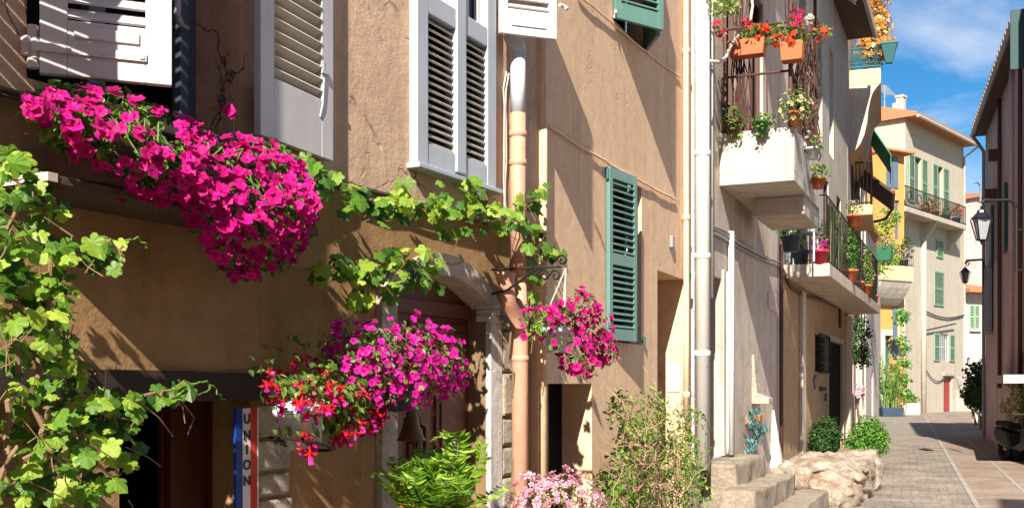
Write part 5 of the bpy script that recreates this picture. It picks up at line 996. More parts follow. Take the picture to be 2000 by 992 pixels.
for px_, py_, n in hd:
    c = np.array(H1.pt(px_, py_, -.30 - .1 * rf.random() if py_ > 740 else -.15)); P = c[None] + rf.normal(size=(n, 3)) * np.array([.026, .03, .022]); scat(mbF, FUCH, P, np.array([0, 0, 1])[None] + rf.normal(size=(n, 3)) * .35, rf, .034, .046)
    P = c[None] + rf.normal(size=(n * 3, 3)) * np.array([.05, .04, .035]) + np.array([0, .03, .04])[None]; scat(mbL, LEAF, P, np.array([0, -.5, .6])[None] + rf.normal(size=(n * 3, 3)) * .5, rf, .03, .05, (0, -.3, -.7))
P, D = ellip(rf, 260, H1.pt(640, 790, -.28), (.2, .12, .13), .3); scat(mbL, LEAF, P, D + np.array([0, -.5, .5])[None], rf, .03, .05, (0, -.3, -.7))
part(tf, 'blossoms', mbF, M['fuch']); part(tf, 'foliage', mbL, M['leaf'])
mb = MB(); rr_ = (.068, .10, .17); mb.M = Matrix.Translation((cF[0], -.3, cF[2] - .07)) @ Matrix.Rotation(R(-14), 4, 'Y'); mb.lathe(pot_prof(*rr_), (0, 0, -.05), 24); part(tf, 'pot', mb, M['potw'], True)
mb = MB(); mb.tube([(cF[0] + .115 * math.cos(i * math.pi / 12), -.3 + .115 * math.sin(i * math.pi / 12), cF[2] - .115 + .03 * math.cos(i * math.pi / 12 - math.pi)) for i in range(25)], .007, 6, False); mb.tube([(cF[0] + .08, -.23, cF[2] - .13), (cF[0] + .2, YL, cF[2] - .1), (cF[0] + .2, YL - .002, cF[2] + .12)], .008, 6); mb.tube([(cF[0] - .1, -.26, cF[2] - .14), (cF[0] - .06, -.2, cF[2] + .2)], .003, 4); part(tf, 'iron_ring', mb, M['iron'])
th_, rh = puff(H2, 'hanging_petunia', 'magenta petunias in a white basket hung from the scroll bracket by the downpipe', 'hanging plant', (1085, 640), -.42,
     [(1048, 628, -.42, (.10, .1, .10), 34, 90), (1090, 612, -.44, (.13, .12, .07), 36, 130), (1135, 605, -.45, (.12, .1, .12), 54, 110), (1155, 640, -.45, .15, 100, 190), (1128, 690, -.50, .14, 110, 180), (1175, 680, -.44, .11, 60, 110), (1085, 668, -.50, .05, 5, 20), (1140, 575, -.44, .05, 5, 12), (1200, 685, -.42, .06, 6, 16), (1150, 715, -.44, .08, 12, 30)], (1086, 640, -.42), 'pet', 33, fl=(.018, .028), potmat='potw', potr=(.055, .078, .14))
mb = MB(); x_ = H2.S(1092, -.42); zb_ = H2.Z(1092, 521, -.42); mb.tube([(x_, 0, zb_), (x_, -.44, zb_)], .006, 6); mb.tube([(x_, 0, zb_ - .14), (x_, -.1, zb_ - .12), (x_, -.3, zb_)], .008, 6)
mb.tube([(x_, -.44 + p[1] * 1, p[2]) for p in scroll((x_, 0, zb_ + .034), .034, 1.2, plane='yz')], .007, 5); mb.tube([(x_, -.33 + p[1], p[2]) for p in scroll((x_, 0, zb_ - .045), .04, 1.2, plane='yz')], .007, 5); mb.tube([(x_, -.40 + p[1], p[2]) for p in scroll((x_, 0, zb_ - .05), .035, 1.2, plane='yz')], .006, 5)
br = thing(H2, 'basket_bracket', 'black scrolled iron bracket above the terracotta downpipe holding the basket', 'bracket', (x_, 0, zb_)); part(br, 'scroll_arm', mb, M['iron'])
mb = MB(); c = H2.pt(1086, 640, -.42)
for dx_, dy_ in ((.09, 0), (-.06, .07), (-.06, -.07)): mb.tube([(c[0] + dx_, c[1] + dy_, c[2]), (x_, -.46, zb_ - .01)], .004, 5)
part(th_, 'hanging_wire', mb, M['cable'])
# ---- fern
tf = thing(H1, 'fern', 'yellow-green fern spreading in front of the arched door', 'fern', (H1.S(860, -.5), -.5, 0)); rf = np.random.default_rng(3)
c = np.array(H1.pt(855, 1010, -.45)); mbL, mbS = MB(), MB()
for i in range(34):
    q = rf.uniform(0, 2 * math.pi); L = rf.uniform(.30, .56); el = rf.uniform(.55, 1.4); d = np.array([math.cos(q) * math.cos(el), math.sin(q) * math.cos(el) * .8, math.sin(el)]); pts = []; n = 24; wv = rf.normal(size=3)
    for k in range(n + 1):
        t_ = k / n; p = c + rf.normal(size=3) * 0 + d * L * t_ + np.array([d[0] * .25, d[1] * .25, -.30]) * L * t_ ** 2.2 + wv * math.sin(t_ * 3) * .05; pts.append(p)
    mbS.tube([tuple(p) for p in pts], [.004 * (1 - .8 * k / n) for k in range(n + 1)], 4)
    side = np.cross(d, [0, 0, 1]); side /= np.linalg.norm(side)
    P_, X_ = [], []
    for k in range(3, n + 1):
        t_ = k / n; ln = .075 * rf.uniform(.7, 1.15) * math.sin(math.pi * min(1, .12 + t_ * .9)) ** .8 + .008; tan = pts[k] - pts[k - 1]; tan /= np.linalg.norm(tan)
        for sg in (-1, 1):
            yv = side * sg * .9 + tan * .45 + np.array([0, 0, -.15]) + rf.normal(size=3) * .14; yv /= np.linalg.norm(yv); zv = np.cross(tan, yv) * sg; zv /= np.linalg.norm(zv); xv = np.cross(yv, zv); X_.append(np.stack([xv, yv, zv], 1) * ln); P_.append(pts[k])
    mbL.scatter(LEAF_N[0] if False else NLEAF[0], NLEAF[1], NLEAF[2], np.array(X_), np.array(P_))
part(tf, 'frond_leaflets', mbL, M['fern']); part(tf, 'frond_stalk', mbS, M['stemg'])
mb = MB(); mb.lathe(pot_prof(.12, .17, .3), (c[0], c[1], c[2] - .25), 20); mb.lathe([(0, 0), (.15, 0), (.12, c[2] - .26), (0, c[2] - .26)], (c[0], c[1], 0), 16); part(tf, 'pot', mb, M['terra'], True)
# ---- pale pink cushion
tp = thing(H1, 'pink_flower_pot', 'rounded cushion of pale pink flowers at the foot of the terracotta downpipe', 'potted plant', (H1.S(1080, -.55), -.55, 0)); rf = np.random.default_rng(8)
c = np.array(H1.pt(1082, 1010, -.55)); P, D = ellip(rf, 560, c, (.3, .26, .26), .9); k = D[:, 2] > -.2; mb = MB(); scat(mb, BLOS, P[k], D[k] + rf.normal(size=D[k].shape) * .3, rf, .018, .03); part(tp, 'blossoms', mb, M['palep'])
P, D = ellip(rf, 900, c, (.27, .24, .23), .5); mb = MB(); scat(mb, LEAF, P, D + rf.normal(size=D.shape) * .4, rf, .02, .035); part(tp, 'foliage', mb, M['leaf'])
mb = MB(); mb.lathe([(0, 0), (.16, 0), (.24, c[2] - .08), (.26, c[2] - .08), (.26, c[2]), (0, c[2])], (c[0], c[1], 0), 20); part(tp, 'tall_pot', mb, M['terra'], True)
# ---- half-dry shrub before house 2
ts = thing(H2, 'shrub', 'loose half-dry shrub with brown twigs on top before the apricot wall', 'shrub', (H2.S(1285, -.4), -.4, 0)); rf = np.random.default_rng(14)
base = np.array([H2.S(1285, -.4), -.4, 0.0]); mb = MB(); tips = []
for i in range(60):
    tgt = np.array(H2.pt(rf.uniform(1200, 1365), rf.uniform(745, 960), rf.uniform(-.75, -.15))); b0 = base + np.array([rf.normal() * .06, rf.normal() * .05, 0]); m_ = b0 * .45 + tgt * .55 + np.array([rf.normal() * .05, rf.normal() * .05, .1]); o = wob_tube(mb, [b0, m_, tgt], .011 if i < 14 else .006, rf, .02, 7, 5); tips += o[6:]
    for j in range(5): a = o[rf.integers(5, len(o))]; wob_tube(mb, [a, a + rf.normal(size=3) * np.array([.14, .12, .12]) + np.array([0, 0, .04])], .0035, rf, .015, 4, 4)
part(ts, 'twig', mb, M['twig']); tips = np.array(tips)
cen = [(H2.pt(a, b, -.45), r) for a, b, r in ((1230, 940, .28), (1300, 930, .32), (1345, 900, .24), (1240, 860, .2), (1300, 860, .25), (1215, 800, .13), (1270, 800, .18), (1350, 830, .17), (1330, 970, .3), (1215, 970, .22))]
mb = MB()
for cc, r in cen: P, D = ellip(rf, int(1500 * r), cc, (r, r * .8, r), .3, .12, 5); scat(mb, LEAF, P, D * .5 + np.array([0, -.4, .4])[None] + rf.normal(size=D.shape) * .5, rf, .025, .05)
sel = tips[rf.integers(0, len(tips), 300)]; scat(mb, LEAF, sel + rf.normal(size=sel.shape) * .03, rf.normal(size=sel.shape) + np.array([0, -.5, .5]), rf, .02, .04); part(ts, 'foliage', mb, M['leaf2'])
mb = MB(); sel = tips[rf.integers(0, len(tips), 420)]; scat(mb, NLEAF, sel + rf.normal(size=sel.shape) * .05, rf.normal(size=sel.shape), rf, .03, .05); part(ts, 'dry_leaves', mb, M['leafdry'])
# ---- blue-green trailer under the shrine
tb = thing(H2, 'trailing_plant', 'blue-green trailing plant hanging on the greige wall beside the stone shrine', 'hanging plant', (H2.S(1470, -.15), -.1, H2.Z(1470, 800))); rf = np.random.default_rng(2); mb = MB()
for a, b, r, n in ((1470, 812, .15, 120), (1480, 838, .15, 110), (1470, 860, .12, 80), (1465, 878, .07, 40), (1490, 835, .07, 30)): P, D = ellip(rf, n, H2.pt(a, b, -.14), (r, .09, r * .9), .3); scat(mb, LEAF, P, D * .4 + np.array([0, -.9, .3])[None] + rf.normal(size=D.shape) * .3, rf, .04, .07, (0, 0, -1))
part(tb, 'foliage', mb, M['leafbl']); mb = MB(); p = H2.pt(1474, 815, -.1); mb.box(p[0] - .1, p[0] + .1, -.18, -.0, p[2] - .08, p[2] + .04); part(tb, 'wall_pot', mb, M['terra'], bevel=.01)
# ---- one box clump past the boulder; dark and bright leaves paint shade and sun
def bush(fr, name, label, c, r, n, seed, mat='leafb', s=(.035, .06), trunk=True, group=None, gap=.0, tm=LEAF):
    rng = np.random.default_rng(seed); t = thing(fr, name, label, 'bush', (c[0], c[1], 0 if trunk else c[2]), group); mb = MB()
    for k in range(9):
        d = rng.normal(size=3); d /= np.linalg.norm(d); cc = np.array(c) + d * np.array(r) * .5; P, D = ellip(rng, n // 9, cc, np.array(r) * .6, .5, gap, 4); scat(mb, tm, P, D + rng.normal(size=D.shape) * .5 + np.array([0, 0, .3]), rng, *s)
    part(t, 'crown', mb, M[mat])
    if trunk:
        mb = MB()
        for k in range(5): wob_tube(mb, [(c[0] + rng.normal() * .03, c[1] + rng.normal() * .03, 0), (c[0] + rng.normal() * r[0] * .4, c[1] + rng.normal() * r[1] * .4, c[2])], .02, rng, .02, 4, 5)
        part(t, 'stem', mb, M['stem'])
    return t
c = H2.pt(1615, 862, -.35); bush(H2, 'box_bush', 'shaded half of the box clump behind the boulder, shade put into dark leaves', (c[0], c[1], .56), (.46, .3, .50), 5200, 4, 'leafd')
c = H2.pt(1645, 860, -.95); bush(H2, 'box_bush', 'sunlit half of the box clump at the street edge, sun put into brighter leaves', (H2.SY(20.4), -.70, .54), (.42, .42, .50), 5600, 5)
# ---- brass bell by the arched door
xb_, zb_ = H1.S(803, -.16), H1.Z(803, 803, -.16); be = thing(H1, 'door_bell', 'aged brass bell hanging beside the arched wooden door', 'bell', (xb_, -.16, zb_)); mb = MB(); mb.lathe([(0, 0), (.02, 0), (.035, -.03), (.045, -.08), (.065, -.13), (.075, -.14), (.068, -.145), (.0, -.10)], (xb_, -.16, zb_), 20); part(be, 'bell_body', mb, M['brass'], True)
mb = MB(); mb.tube([(xb_ - .1, YL, zb_ - .05), (xb_ - .1, -.06, zb_ + .0), (xb_ - .06, -.13, zb_ + .03), (xb_, -.16, zb_)], .006, 6); mb.tube([(xb_, -.16, zb_ - .08), (xb_, -.16, zb_ - .16)], .008, 6); part(be, 'bell_bracket', mb, M['iron'])
# ---- enamel sign UNION
s0, s1 = H1.S(465, .0), H1.S(509, .0); zt_, zb_ = H1.Z(487, 797), .35; yS = .012
sg = thing(H1, 'enamel_sign', 'tall blue, white and red enamel sign lettered UNION on the cellar door jamb', 'sign', ((s0 + s1) / 2, yS, zb_)); w_ = s1 - s0
mb = MB(); mb.box(s0, s0 + w_ * .30, yS, yS + .012, zb_, zt_); part(sg, 'blue_stripe', mb, M['sgn_b'])
mb = MB(); mb.box(s0 + w_ * .30, s0 + w_ * .64, yS, yS + .012, zb_, zt_); mb.box(s0 + w_ * .95, s1, yS - .001, yS + .012, zb_, zt_); part(sg, 'white_stripe', mb, M['sgn_w'])
mb = MB(); mb.box(s0 + w_ * .64, s0 + w_ * .95, yS, yS + .012, zb_, zt_); part(sg, 'red_stripe', mb, M['sgn_r'])
for ch, py_ in zip('UNION', (817, 849, 877, 907, 938)): mb = MB(); z_ = H1.Z(486, py_); text_mesh(mb, ch, .058, (s0 + w_ * .47, yS - .0025, z_ - .02), .0015); part(sg, 'letter', mb, M['letter'])
# ---- pots on and over balcony 1
def potted(fr, name, label, x, y, z, pot, potmat, fols, seed, group=None, leafm='leaf', box=None):
    """x,y,z = pot base centre; fols: (dx,dy,dz,r,n_leaf,flower_mat,n_fl)"""
    rng = np.random.default_rng(seed); t = thing(fr, name, label, 'potted plant', (x, y, z), group); mb = MB()
    if box: a, b, h_ = box; mb.add([(x - a * .9, y - b * .9, z), (x + a * .9, y - b * .9, z), (x + a * .9, y + b * .9, z), (x - a * .9, y + b * .9, z), (x - a, y - b, z + h_), (x + a, y - b, z + h_), (x + a, y + b, z + h_), (x - a, y + b, z + h_)], [(0, 3, 2, 1), (4, 5, 6, 7), (0, 1, 5, 4), (1, 2, 6, 5), (2, 3, 7, 6), (3, 0, 4, 7)]); part(t, 'planter', mb, M[potmat], bevel=.006); h = h_
    else: mb.lathe(pot_prof(*pot), (x, y, z), 18); part(t, 'pot', mb, M[potmat], True); h = pot[2]
    mbL = MB(); fl = {}
    for dx_, dy_, dz_, r, nl, fm, nf in fols:
        cc = (x + dx_, y + dy_, z + h + dz_); r3 = (r, r, r) if not hasattr(r, '__len__') else r
        if nl: P, D = ellip(rng, nl, cc, r3, .4); scat(mbL, LEAF, P, D * .6 + rng.normal(size=D.shape) * .5 + np.array([0, -.3, .4]), rng, .035, .06)
        if nf: P, D = ellip(rng, nf, cc, r3, .9); scat(fl.setdefault(fm, MB()), BLOS, P, D + np.array([0, -.3, .2]), rng, .022, .035)
    if mbL.n: part(t, 'foliage', mbL, M[leafm])
    for k_, m_ in fl.items(): part(t, 'blossoms', m_, M[k_])
    return t
GB = 'pots hooked on the white balcony'
xn = q0 - .07
for k_, (px_, py_, lab, pm, fols) in enumerate(((1430, 250, 'small pot of leafy green hooked on the white balcony, nearest the wall', 'rust', [(0, 0, .03, .14, 130, None, 0), (0, -.05, -.1, (.16, .06, .12), 50, None, 0)]),
        (1495, 250, 'green pot of reddish succulents hooked on the middle of the white balcony', 'potg', [(0, 0, .0, (.17, .13, .08), 120, None, 0), (0, 0, -.1, (.18, .05, .1), 36, None, 0)]),
        (1571, 232, 'terracotta pot of pale yellow flowers at the outer corner of the white balcony', 'terra', [(0, 0, .05, .2, 150, 'yel', 46)]))):
    yy = (-.16, -.48, -.84)[k_]; s_ = xn; z_ = EYE + (750 - py_) / F * H2.D(s_, yy)
    potted(H2, 'flower_pot', lab, s_, yy, z_ - .06, (.06, .085, .13), pm, fols, 40 + k_, GB)
s_ = q0 + .75; potted(H2, 'flower_pot', 'pot of white and yellow flowers on the street side of the white balcony', s_, -.9, 4.15, (.06, .085, .13), 'potw', [(0, 0, .05, .15, 60, 'whitef', 14)], 51, GB)
s_ = q0 + 1.25; potted(H2, 'flower_pot', 'lowest small pot with trailing leaves on the street side of the white balcony', s_, -.9, 3.9, (.06, .085, .13), 'terra', [(0, 0, .05, .13, 90, 'yel', 8)], 52, GB)
# red geranium boxes hung high on the balcony frame
def ger(px0, px1, py0, py1, y, label, fols, seed):
    xx = q0 - .02; D_ = H2.D(xx, y); z_ = EYE + (750 - py1) / F * D_; return xx, z_
zz_ = EYE + (750 - 112) / F * H2.D(xn, -.3)
gt_ = potted(H2, 'geranium_box', 'terracotta trough of red geraniums hung high above the white balcony', xn, -.32, zz_, None, 'terra', [(-.0, -.1, .06, (.12, .2, .13), 150, 'ger', 18), (0, -.30, .02, (.1, .2, .12), 110, None, 0), (0, .0, .2, .05, 6, 'ger2', 16), (-.06, -.2, .1, .045, 0, 'ger', 16), (-.06, -.14, -.02, .045, 0, 'ger', 14)], 61, 'geraniums above the balcony', box=(.09, .20, .17))
zz_ = EYE + (750 - 122) / F * H2.D(xn, -.74)
potted(H2, 'geranium_box', 'terracotta pot of red and crimson geraniums at the balcony corner post', xn, -.80, zz_, None, 'terra', [(0, -.0, .08, (.16, .2, .13), 140, 'ger', 20), (-.05, .14, .04, .07, 0, 'ger', 30), (0, -.05, .26, .09, 10, 'ger2', 36), (0, -.18, .22, .06, 6, 'whitef', 18), (-.05, .0, .0, .09, 0, 'ger', 26), (.1, -.3, .1, .1, 40, 'ger', 16)], 62, 'geraniums above the balcony', box=(.09, .12, .20))
tr = thing(H2, 'trailing_plant', 'yellow-flowered trailer with a red bloom beside the top of the white downpipe', 'hanging plant', (H2.S(1405, -.3), -.2, 6)); rf = np.random.default_rng(6); mb = MB(); mf = MB(); m2 = MB()
for a, b, r, n in ((1410, -10, .2, 140), (1425, 5, .16, 100), (1400, 15, .10, 50), (1403, 60, .05, 16)): P, D = ellip(rf, n, H2.pt(a, b, -.25), (r, .12, r), .3); scat(mb, LEAF, P, D + rf.normal(size=D.shape) * .4, rf, .035, .06); scat(mf, BLOS, P[: n // 4] + [0, -.03, 0], D[: n // 4] + [0, -.5, 0], rf, .02, .03)
for a, b, n in ((1409, 64, 30), (1403, 48, 14)): P, D = ellip(rf, n, H2.pt(a, b, -.27), (.05, .05, .05), .7); scat(m2, BLOS, P, D + [0, -.4, 0], rf, .02, .03)
part(tr, 'foliage', mb, M['leaf']); part(tr, 'blossoms', mf, M['yel']); part(tr, 'blossoms', m2, M['ger2']); mb = MB(); wob_tube(mb, [H2.pt(1412, -30, -.2), H2.pt(1404, 20, -.25), H2.pt(1406, 66, -.27)], .006, rf, .01); part(tr, 'stem', mb, M['stemg'])
cr_ = thing(H2, 'dry_creeper', 'dark leafless creeper tangled over the balcony posts', 'creeper', (q1, -.7, zb1_)); rf = np.random.default_rng(16); mb = MB()
for i in range(46):
    x = q0 + .1 + (q1 - q0 + .2) * rf.random() ** .8; y = -B1 + .05; wob_tube(mb, [(x + rf.normal() * .1, y + rf.normal() * .02, zb1_ + .02), (x + rf.normal() * .12, y, zb1_ + .8), (x + rf.normal() * .2 - .1, y + rf.normal() * .05, zb1_ + 1.4 + rf.random() * .3)], .012, rf, .025, 6, 4)
for i in range(16): wob_tube(mb, [(q0 + .06, -.25 + rf.normal() * .06, zb1_ - .1), (q0 + .06, -.2 + rf.normal() * .05, zb1_ + 1.9)], .009, rf, .02, 8, 4)
part(cr_, 'tangled_stem', mb, M['rust'])
# ---- life on balcony 2
GP = 'pots and things on the long balcony'
def b2thing(px_, Z_, y): x = H2.S(px_, y); return x
specs = [('leafy_plant', 'round lime-green plant at the near end of the long balcony', 1545, -.35, .38, (.1, .13, .2), 'potn', [(0, 0, .06, .17, 260, None, 0)], 'leafb'),
         ('flower_pot', 'magenta flowers in a raspberry red pot inside the long balcony railing', 1602, -.52, 0, (.09, .12, .2), 'potred', [(0, 0, .12, .14, 20, 'pet2', 50)], 'leaf'),
         ('leafy_plant', 'dark leafy plant behind the long balcony railing', 1625, -.4, 0, (.1, .13, .2), 'terra', [(0, 0, .3, (.2, .15, .35), 260, None, 0)], 'leaf2'),
         ('leafy_plant', 'tall mixed green plant halfway along the long balcony', 1650, -.45, 0, (.12, .15, .22), 'potw', [(0, 0, .4, (.35, .15, .42), 340, 'whitef', 12)], 'leaf2'),
         ('leafy_plant', 'bushy dark green plant past the middle of the long balcony', 1672, -.5, 0, (.12, .15, .22), 'terra', [(0, 0, .4, (.6, .12, .4), 380, 'yel', 10)], 'leafb'),
         ('leafy_plant', 'low green plant in the far corner of the long balcony', 1702, -.5, 0, (.12, .15, .22), 'terra', [(0, 0, .12, (.5, .1, .2), 220, None, 0)], 'leafb')]
specs += [('leafy_plant', 'shadowy bush of dark leaves at the inner corner of the long balcony', 1560, -.2, 0, (.12, .15, .22), 'potn', [(0, 0, .3, (.3, .14, .36), 320, None, 0)], 'leafd'), ('leafy_plant', 'dark creeper on the long balcony just before the striped cloth', 1612, -.3, 0, (.12, .15, .22), 'potn', [(0, 0, .4, (.45, .14, .42), 360, None, 0)], 'leafd'), ('leafy_plant', 'mixed climber spilling through the long balcony railing before its far end', 1688, -.58, 0, (.12, .15, .22), 'terra', [(0, -.06, .35, (.8, .12, .45), 420, 'palep', 16)], 'leaf2'), ('leafy_plant', 'tangled green plant just past the striped cloth on the long balcony', 1658, -.6, 0, (.12, .15, .22), 'terra', [(0, -.04, .35, (.6, .12, .42), 380, None, 0)], 'leafb')]
for k_, (nm, lab, px_, y, dz_, pt_, pm, fo, lm) in enumerate(specs): potted(H2, nm, lab, H2.S(px_, y), y, zs1 + .002 + dz_ * 0, pt_, pm, fo, 70 + k_, GP, lm)
sheet = thing(H2, 'striped_cloth', 'green and yellow striped cloth hung inside the long balcony railing', 'cloth', (H2.S(1628, -.56), -.56, zs1 + .2)); xa, xb = H2.S(1618, -.56), H2.S(1645, -.56)
mbs = [MB(), MB()]
for i in range(24):
    a = xa + (xb - xa) * i / 24; b = xa + (xb - xa) * (i + 1) / 24; ya, yb_ = -.56 + .02 * math.sin(i * .9), -.56 + .02 * math.sin((i + 1) * .9); z0, z1 = zs1 + .12, zs1 + .98
    mbs[i % 2].add([(a, ya, z0), (b, yb_, z0), (b, yb_, z1), (a, ya, z1), (a, ya + .012, z0), (b, yb_ + .012, z0), (b, yb_ + .012, z1), (a, ya + .012, z1)], [(0, 1, 2, 3), (7, 6, 5, 4), (3, 2, 6, 7), (0, 4, 5, 1)])
part(sheet, 'green_stripe', mbs[0], M['leafy'] if 'leafy' in M else M['potg']); part(sheet, 'yellow_stripe', mbs[1], plain('yellow_cloth', (.62, .62, .16), .8) and bpy.data.materials['yellow_cloth'])
ch_ = thing(H2, 'balcony_chair', 'pale metal chair at the near end of the long balcony', 'chair', (H2.S(1575, -.35), -.35, zs1)); x = H2.S(1575, -.35); mb = MB(); mb.box(x - .2, x + .2, -.5, -.12, zs1 + .42, zs1 + .46); part(ch_, 'seat', mb, M['grey'], bevel=.01)
mb = MB(); mb.box(x + .17, x + .2, -.5, -.12, zs1 + .5, zs1 + .85); part(ch_, 'backrest', mb, M['teal'], bevel=.01)
for a, b in ((-.18, -.48), (.18, -.48), (-.18, -.14), (.18, -.14)): mb = MB(); mb.tube([(x + a, b, zs1), (x + a, b, zs1 + .42)], .014, 6); part(ch_, 'leg', mb, M['pipe_w'])
potted(H2, 'flower_pot', 'orange-red pot with pink blooms clipped high on the long balcony railing', H2.SY(18.6), -.72, zs1 + .92, (.09, .13, .2), 'terra', [(0, 0, .1, (.22, .16, .16), 130, 'palep', 26)], 81, GP)
potted(H2, 'flower_pot', 'dark green box of pale pink flowers on the far end of the long balcony railing', H2.SY(24.0), -.78, zs1 + .95, None, 'potg', [(0, 0, .08, (.22, .18, .12), 90, 'palep', 40), (0, 0, .02, (.24, .2, .08), 60, 'yel', 20)], 82, GP, box=(.16, .16, .3))
# ---- flower thicket on the ochre balcony
th2 = thing(H4, 'balcony_thicket', 'tall thicket of orange, yellow and pale blooms rising from the teal balcony', 'climbing plant', (2.6, -.4, 8.95)); rf = np.random.default_rng(77)
mb = MB(); m1 = MB(); m2 = MB()
for dx_, dz_, r, n in ((1.7, .7, .42, 300), (1.9, 1.2, .42, 320), (1.8, 1.8, .42, 320), (2.0, 2.3, .42, 280), (2.3, 2.9, .45, 260), (2.6, 3.5, .5, 200), (1.5, .45, .28, 120), (2.8, .8, .4, 160), (3.0, 1.6, .4, 160)):
    n = int(n * 1.7); P, D = ellip(rf, n, (dx_, -.52, 8.95 + dz_), (r, .40, r), .3); scat(mb, LEAF, P, D + rf.normal(size=D.shape) * .6, rf, .06, .11); P, D = ellip(rf, n // 3, (dx_, -.52, 8.95 + dz_), (r, .42, r), .85); scat(m1, BLOS, P[::2], D[::2], rf, .05, .08); scat(m2, BLOS, P[1::2], D[1::2], rf, .05, .08)
part(th2, 'foliage', mb, M['leafor']); part(th2, 'blossoms', m1, M['yel']); part(th2, 'blossoms', m2, petalmat('orange_petal', (.5, .1, .02), (.75, .25, .03), (.8, .36, .08)))
lp = thing(H4, 'hanging_planter', 'dark tapered planter bracketed off the corner of the teal balcony', 'planter', (1.35, -.9, 9.2)); mb = MB(); mb.M = Matrix.Translation((1.35, -.88, 9.05)) @ Matrix.Rotation(math.pi / 4, 4, 'Z'); mb.lathe([(0, 0), (.10, 0), (.25, .42), (.27, .42), (.27, .46), (0, .40)], (0, 0, 0), 4); part(lp, 'planter_box', mb, M['teal']); mb = MB(); P, D = ellip(rf, 60, (1.35, -.88, 9.55), (.2, .2, .08), .4); scat(mb, LEAF, P, D + rf.normal(size=D.shape) * .4, rf, .05, .09); part(lp, 'foliage', mb, M['leafor'])
# ---- climbers by the mauve/yellow houses
def climber(name, label, blobs, seed, mat='vine', s=(.10, .17), tm=LEAF, grp=None, fl=None):
    rng = np.random.default_rng(seed); b0 = at(*blobs[0][:3]); t = thing(W0, name, label, 'climbing plant', (b0[0], b0[1], 0), grp); mb = MB(); mf = MB(); pts = [(b0[0], b0[1], 0)]
    for px_, py_, Y, r, n in blobs:
        c = at(px_, py_, Y); P, D = ellip(rng, n, c, (r, r * .8, r * 1.1), .3); scat(mb, tm, P, D * .6 + rng.normal(size=D.shape) * .5 + np.array([0, -.6, .4]), rng, *s); pts.append(c)
        if fl: scat(mf, BLOS, P[: n // 6] + [0, -.1, 0], D[: n // 6] + [0, -1, 0], rng, .08, .12)
    part(t, 'foliage', mb, M[mat]); mb = MB(); pts = sorted(pts, key=lambda p: p[2]); pts = pts if pts[1][2] < 2.2 else pts[1:]; wob_tube(mb, pts, .03, rng, .03, 4, 5); part(t, 'stem', mb, M['stem'])
    if fl: part(t, 'blossoms', mf, M[fl])
    return t
GC = 'climbers and pot plants down the lane'
climber('climber', 'bright green climber between the brown roof and the yellow house', [(1738, 425, 44, .5, 160), (1728, 450, 44, .4, 120), (1735, 480, 44, .4, 120), (1740, 500, 44, .5, 160), (1725, 520, 44, .4, 120), (1745, 425, 44, .3, 60)], 90, grp=GC)
climber('climber', 'dark climber hanging over the mauve-pink wall past the entrance door', [(1680, 640, 26, .28, 200), (1676, 672, 26, .30, 220), (1683, 700, 26, .26, 180), (1692, 650, 26, .16, 80), (1690, 690, 26, .2, 100), (1668, 690, 26, .2, 120)], 91, 'leafd', (.06, .10), grp=GC)
climber('flowering_plant', 'pale flowers in a wall pot on the mauve-pink house', [(1678, 762, 30, .16, 60), (1676, 770, 30, .16, 50)], 92, 'leaf2', (.06, .10), grp=GC, fl='palep')
climber('climber', 'green tuft over the doorway of the yellow house', [(1757, 620, 53, .4, 90), (1765, 618, 53, .3, 50)], 93, 'leafb', (.15, .25), grp=GC)
climber('climber', 'slender plant trained up the yellow house corner', [(1768, 680, 53, .25, 60), (1770, 710, 53, .25, 60), (1768, 740, 53, .25, 60), (1772, 770, 53, .3, 60), (1762, 665, 53, .3, 60)], 94, 'leafb', (.14, .22), grp=GC)
for k_, (px_, lab) in enumerate(((1732, 'bamboo in the navy planter nearer the pink wall'), (1750, 'bamboo in the navy planter beside the yellow wall'))):
    x, y, z = at(px_, 805, 53 + k_ * .3); z = 0; t = thing(W0, 'planter', lab, 'planter', (x, y, 0), GC); rf = np.random.default_rng(100 + k_)
    mb = MB(); mb.add([(x - .26, y - .25, 0), (x + .26, y - .25, 0), (x + .26, y + .25, 0), (x - .26, y + .25, 0), (x - .31, y - .3, .45), (x + .31, y - .3, .45), (x + .31, y + .3, .45), (x - .31, y + .3, .45)], [(0, 3, 2, 1), (4, 5, 6, 7), (0, 1, 5, 4), (1, 2, 6, 5), (2, 3, 7, 6), (3, 0, 4, 7)]); part(t, 'planter_box', mb, M['potn'], bevel=.015)
    mb = MB(); ml = MB()
    for i in range(12): a = (x + rf.normal() * .1, y + rf.normal() * .1, .4); b = (x + rf.normal() * .25, y + rf.normal() * .2, rf.uniform(1.6, 3.2)); mb.tube([a, b], .018, 5); P = np.array([np.array(a) * (1 - s) + np.array(b) * s for s in rf.uniform(.3, 1, 18)]) + rf.normal(size=(18, 3)) * .12; scat(ml, NLEAF, P, rf.normal(size=(18, 3)) + [0, -.6, .3], rf, .18, .3)
    part(t, 'cane', mb, M['stemg']); part(t, 'foliage', ml, M['leafb'])
x, y, z = at(1777, 803, 56); t = thing(W0, 'stone_planter', 'pale stone planter with leafy plants at the foot of the cream corner', 'planter', (x, y, 0), GC); mb = MB(); mb.box(x - .42, x + .42, y - .3, y + .3, 0, .62); part(t, 'trough', mb, M['white_pl'], bevel=.03); mb = MB(); rf = np.random.default_rng(5); P, D = ellip(rf, 200, (x, y, .8), (.5, .3, .3), .3); scat(mb, LEAF, P, D + rf.normal(size=D.shape) * .4, rf, .1, .18); part(t, 'foliage', mb, M['leaf2'])
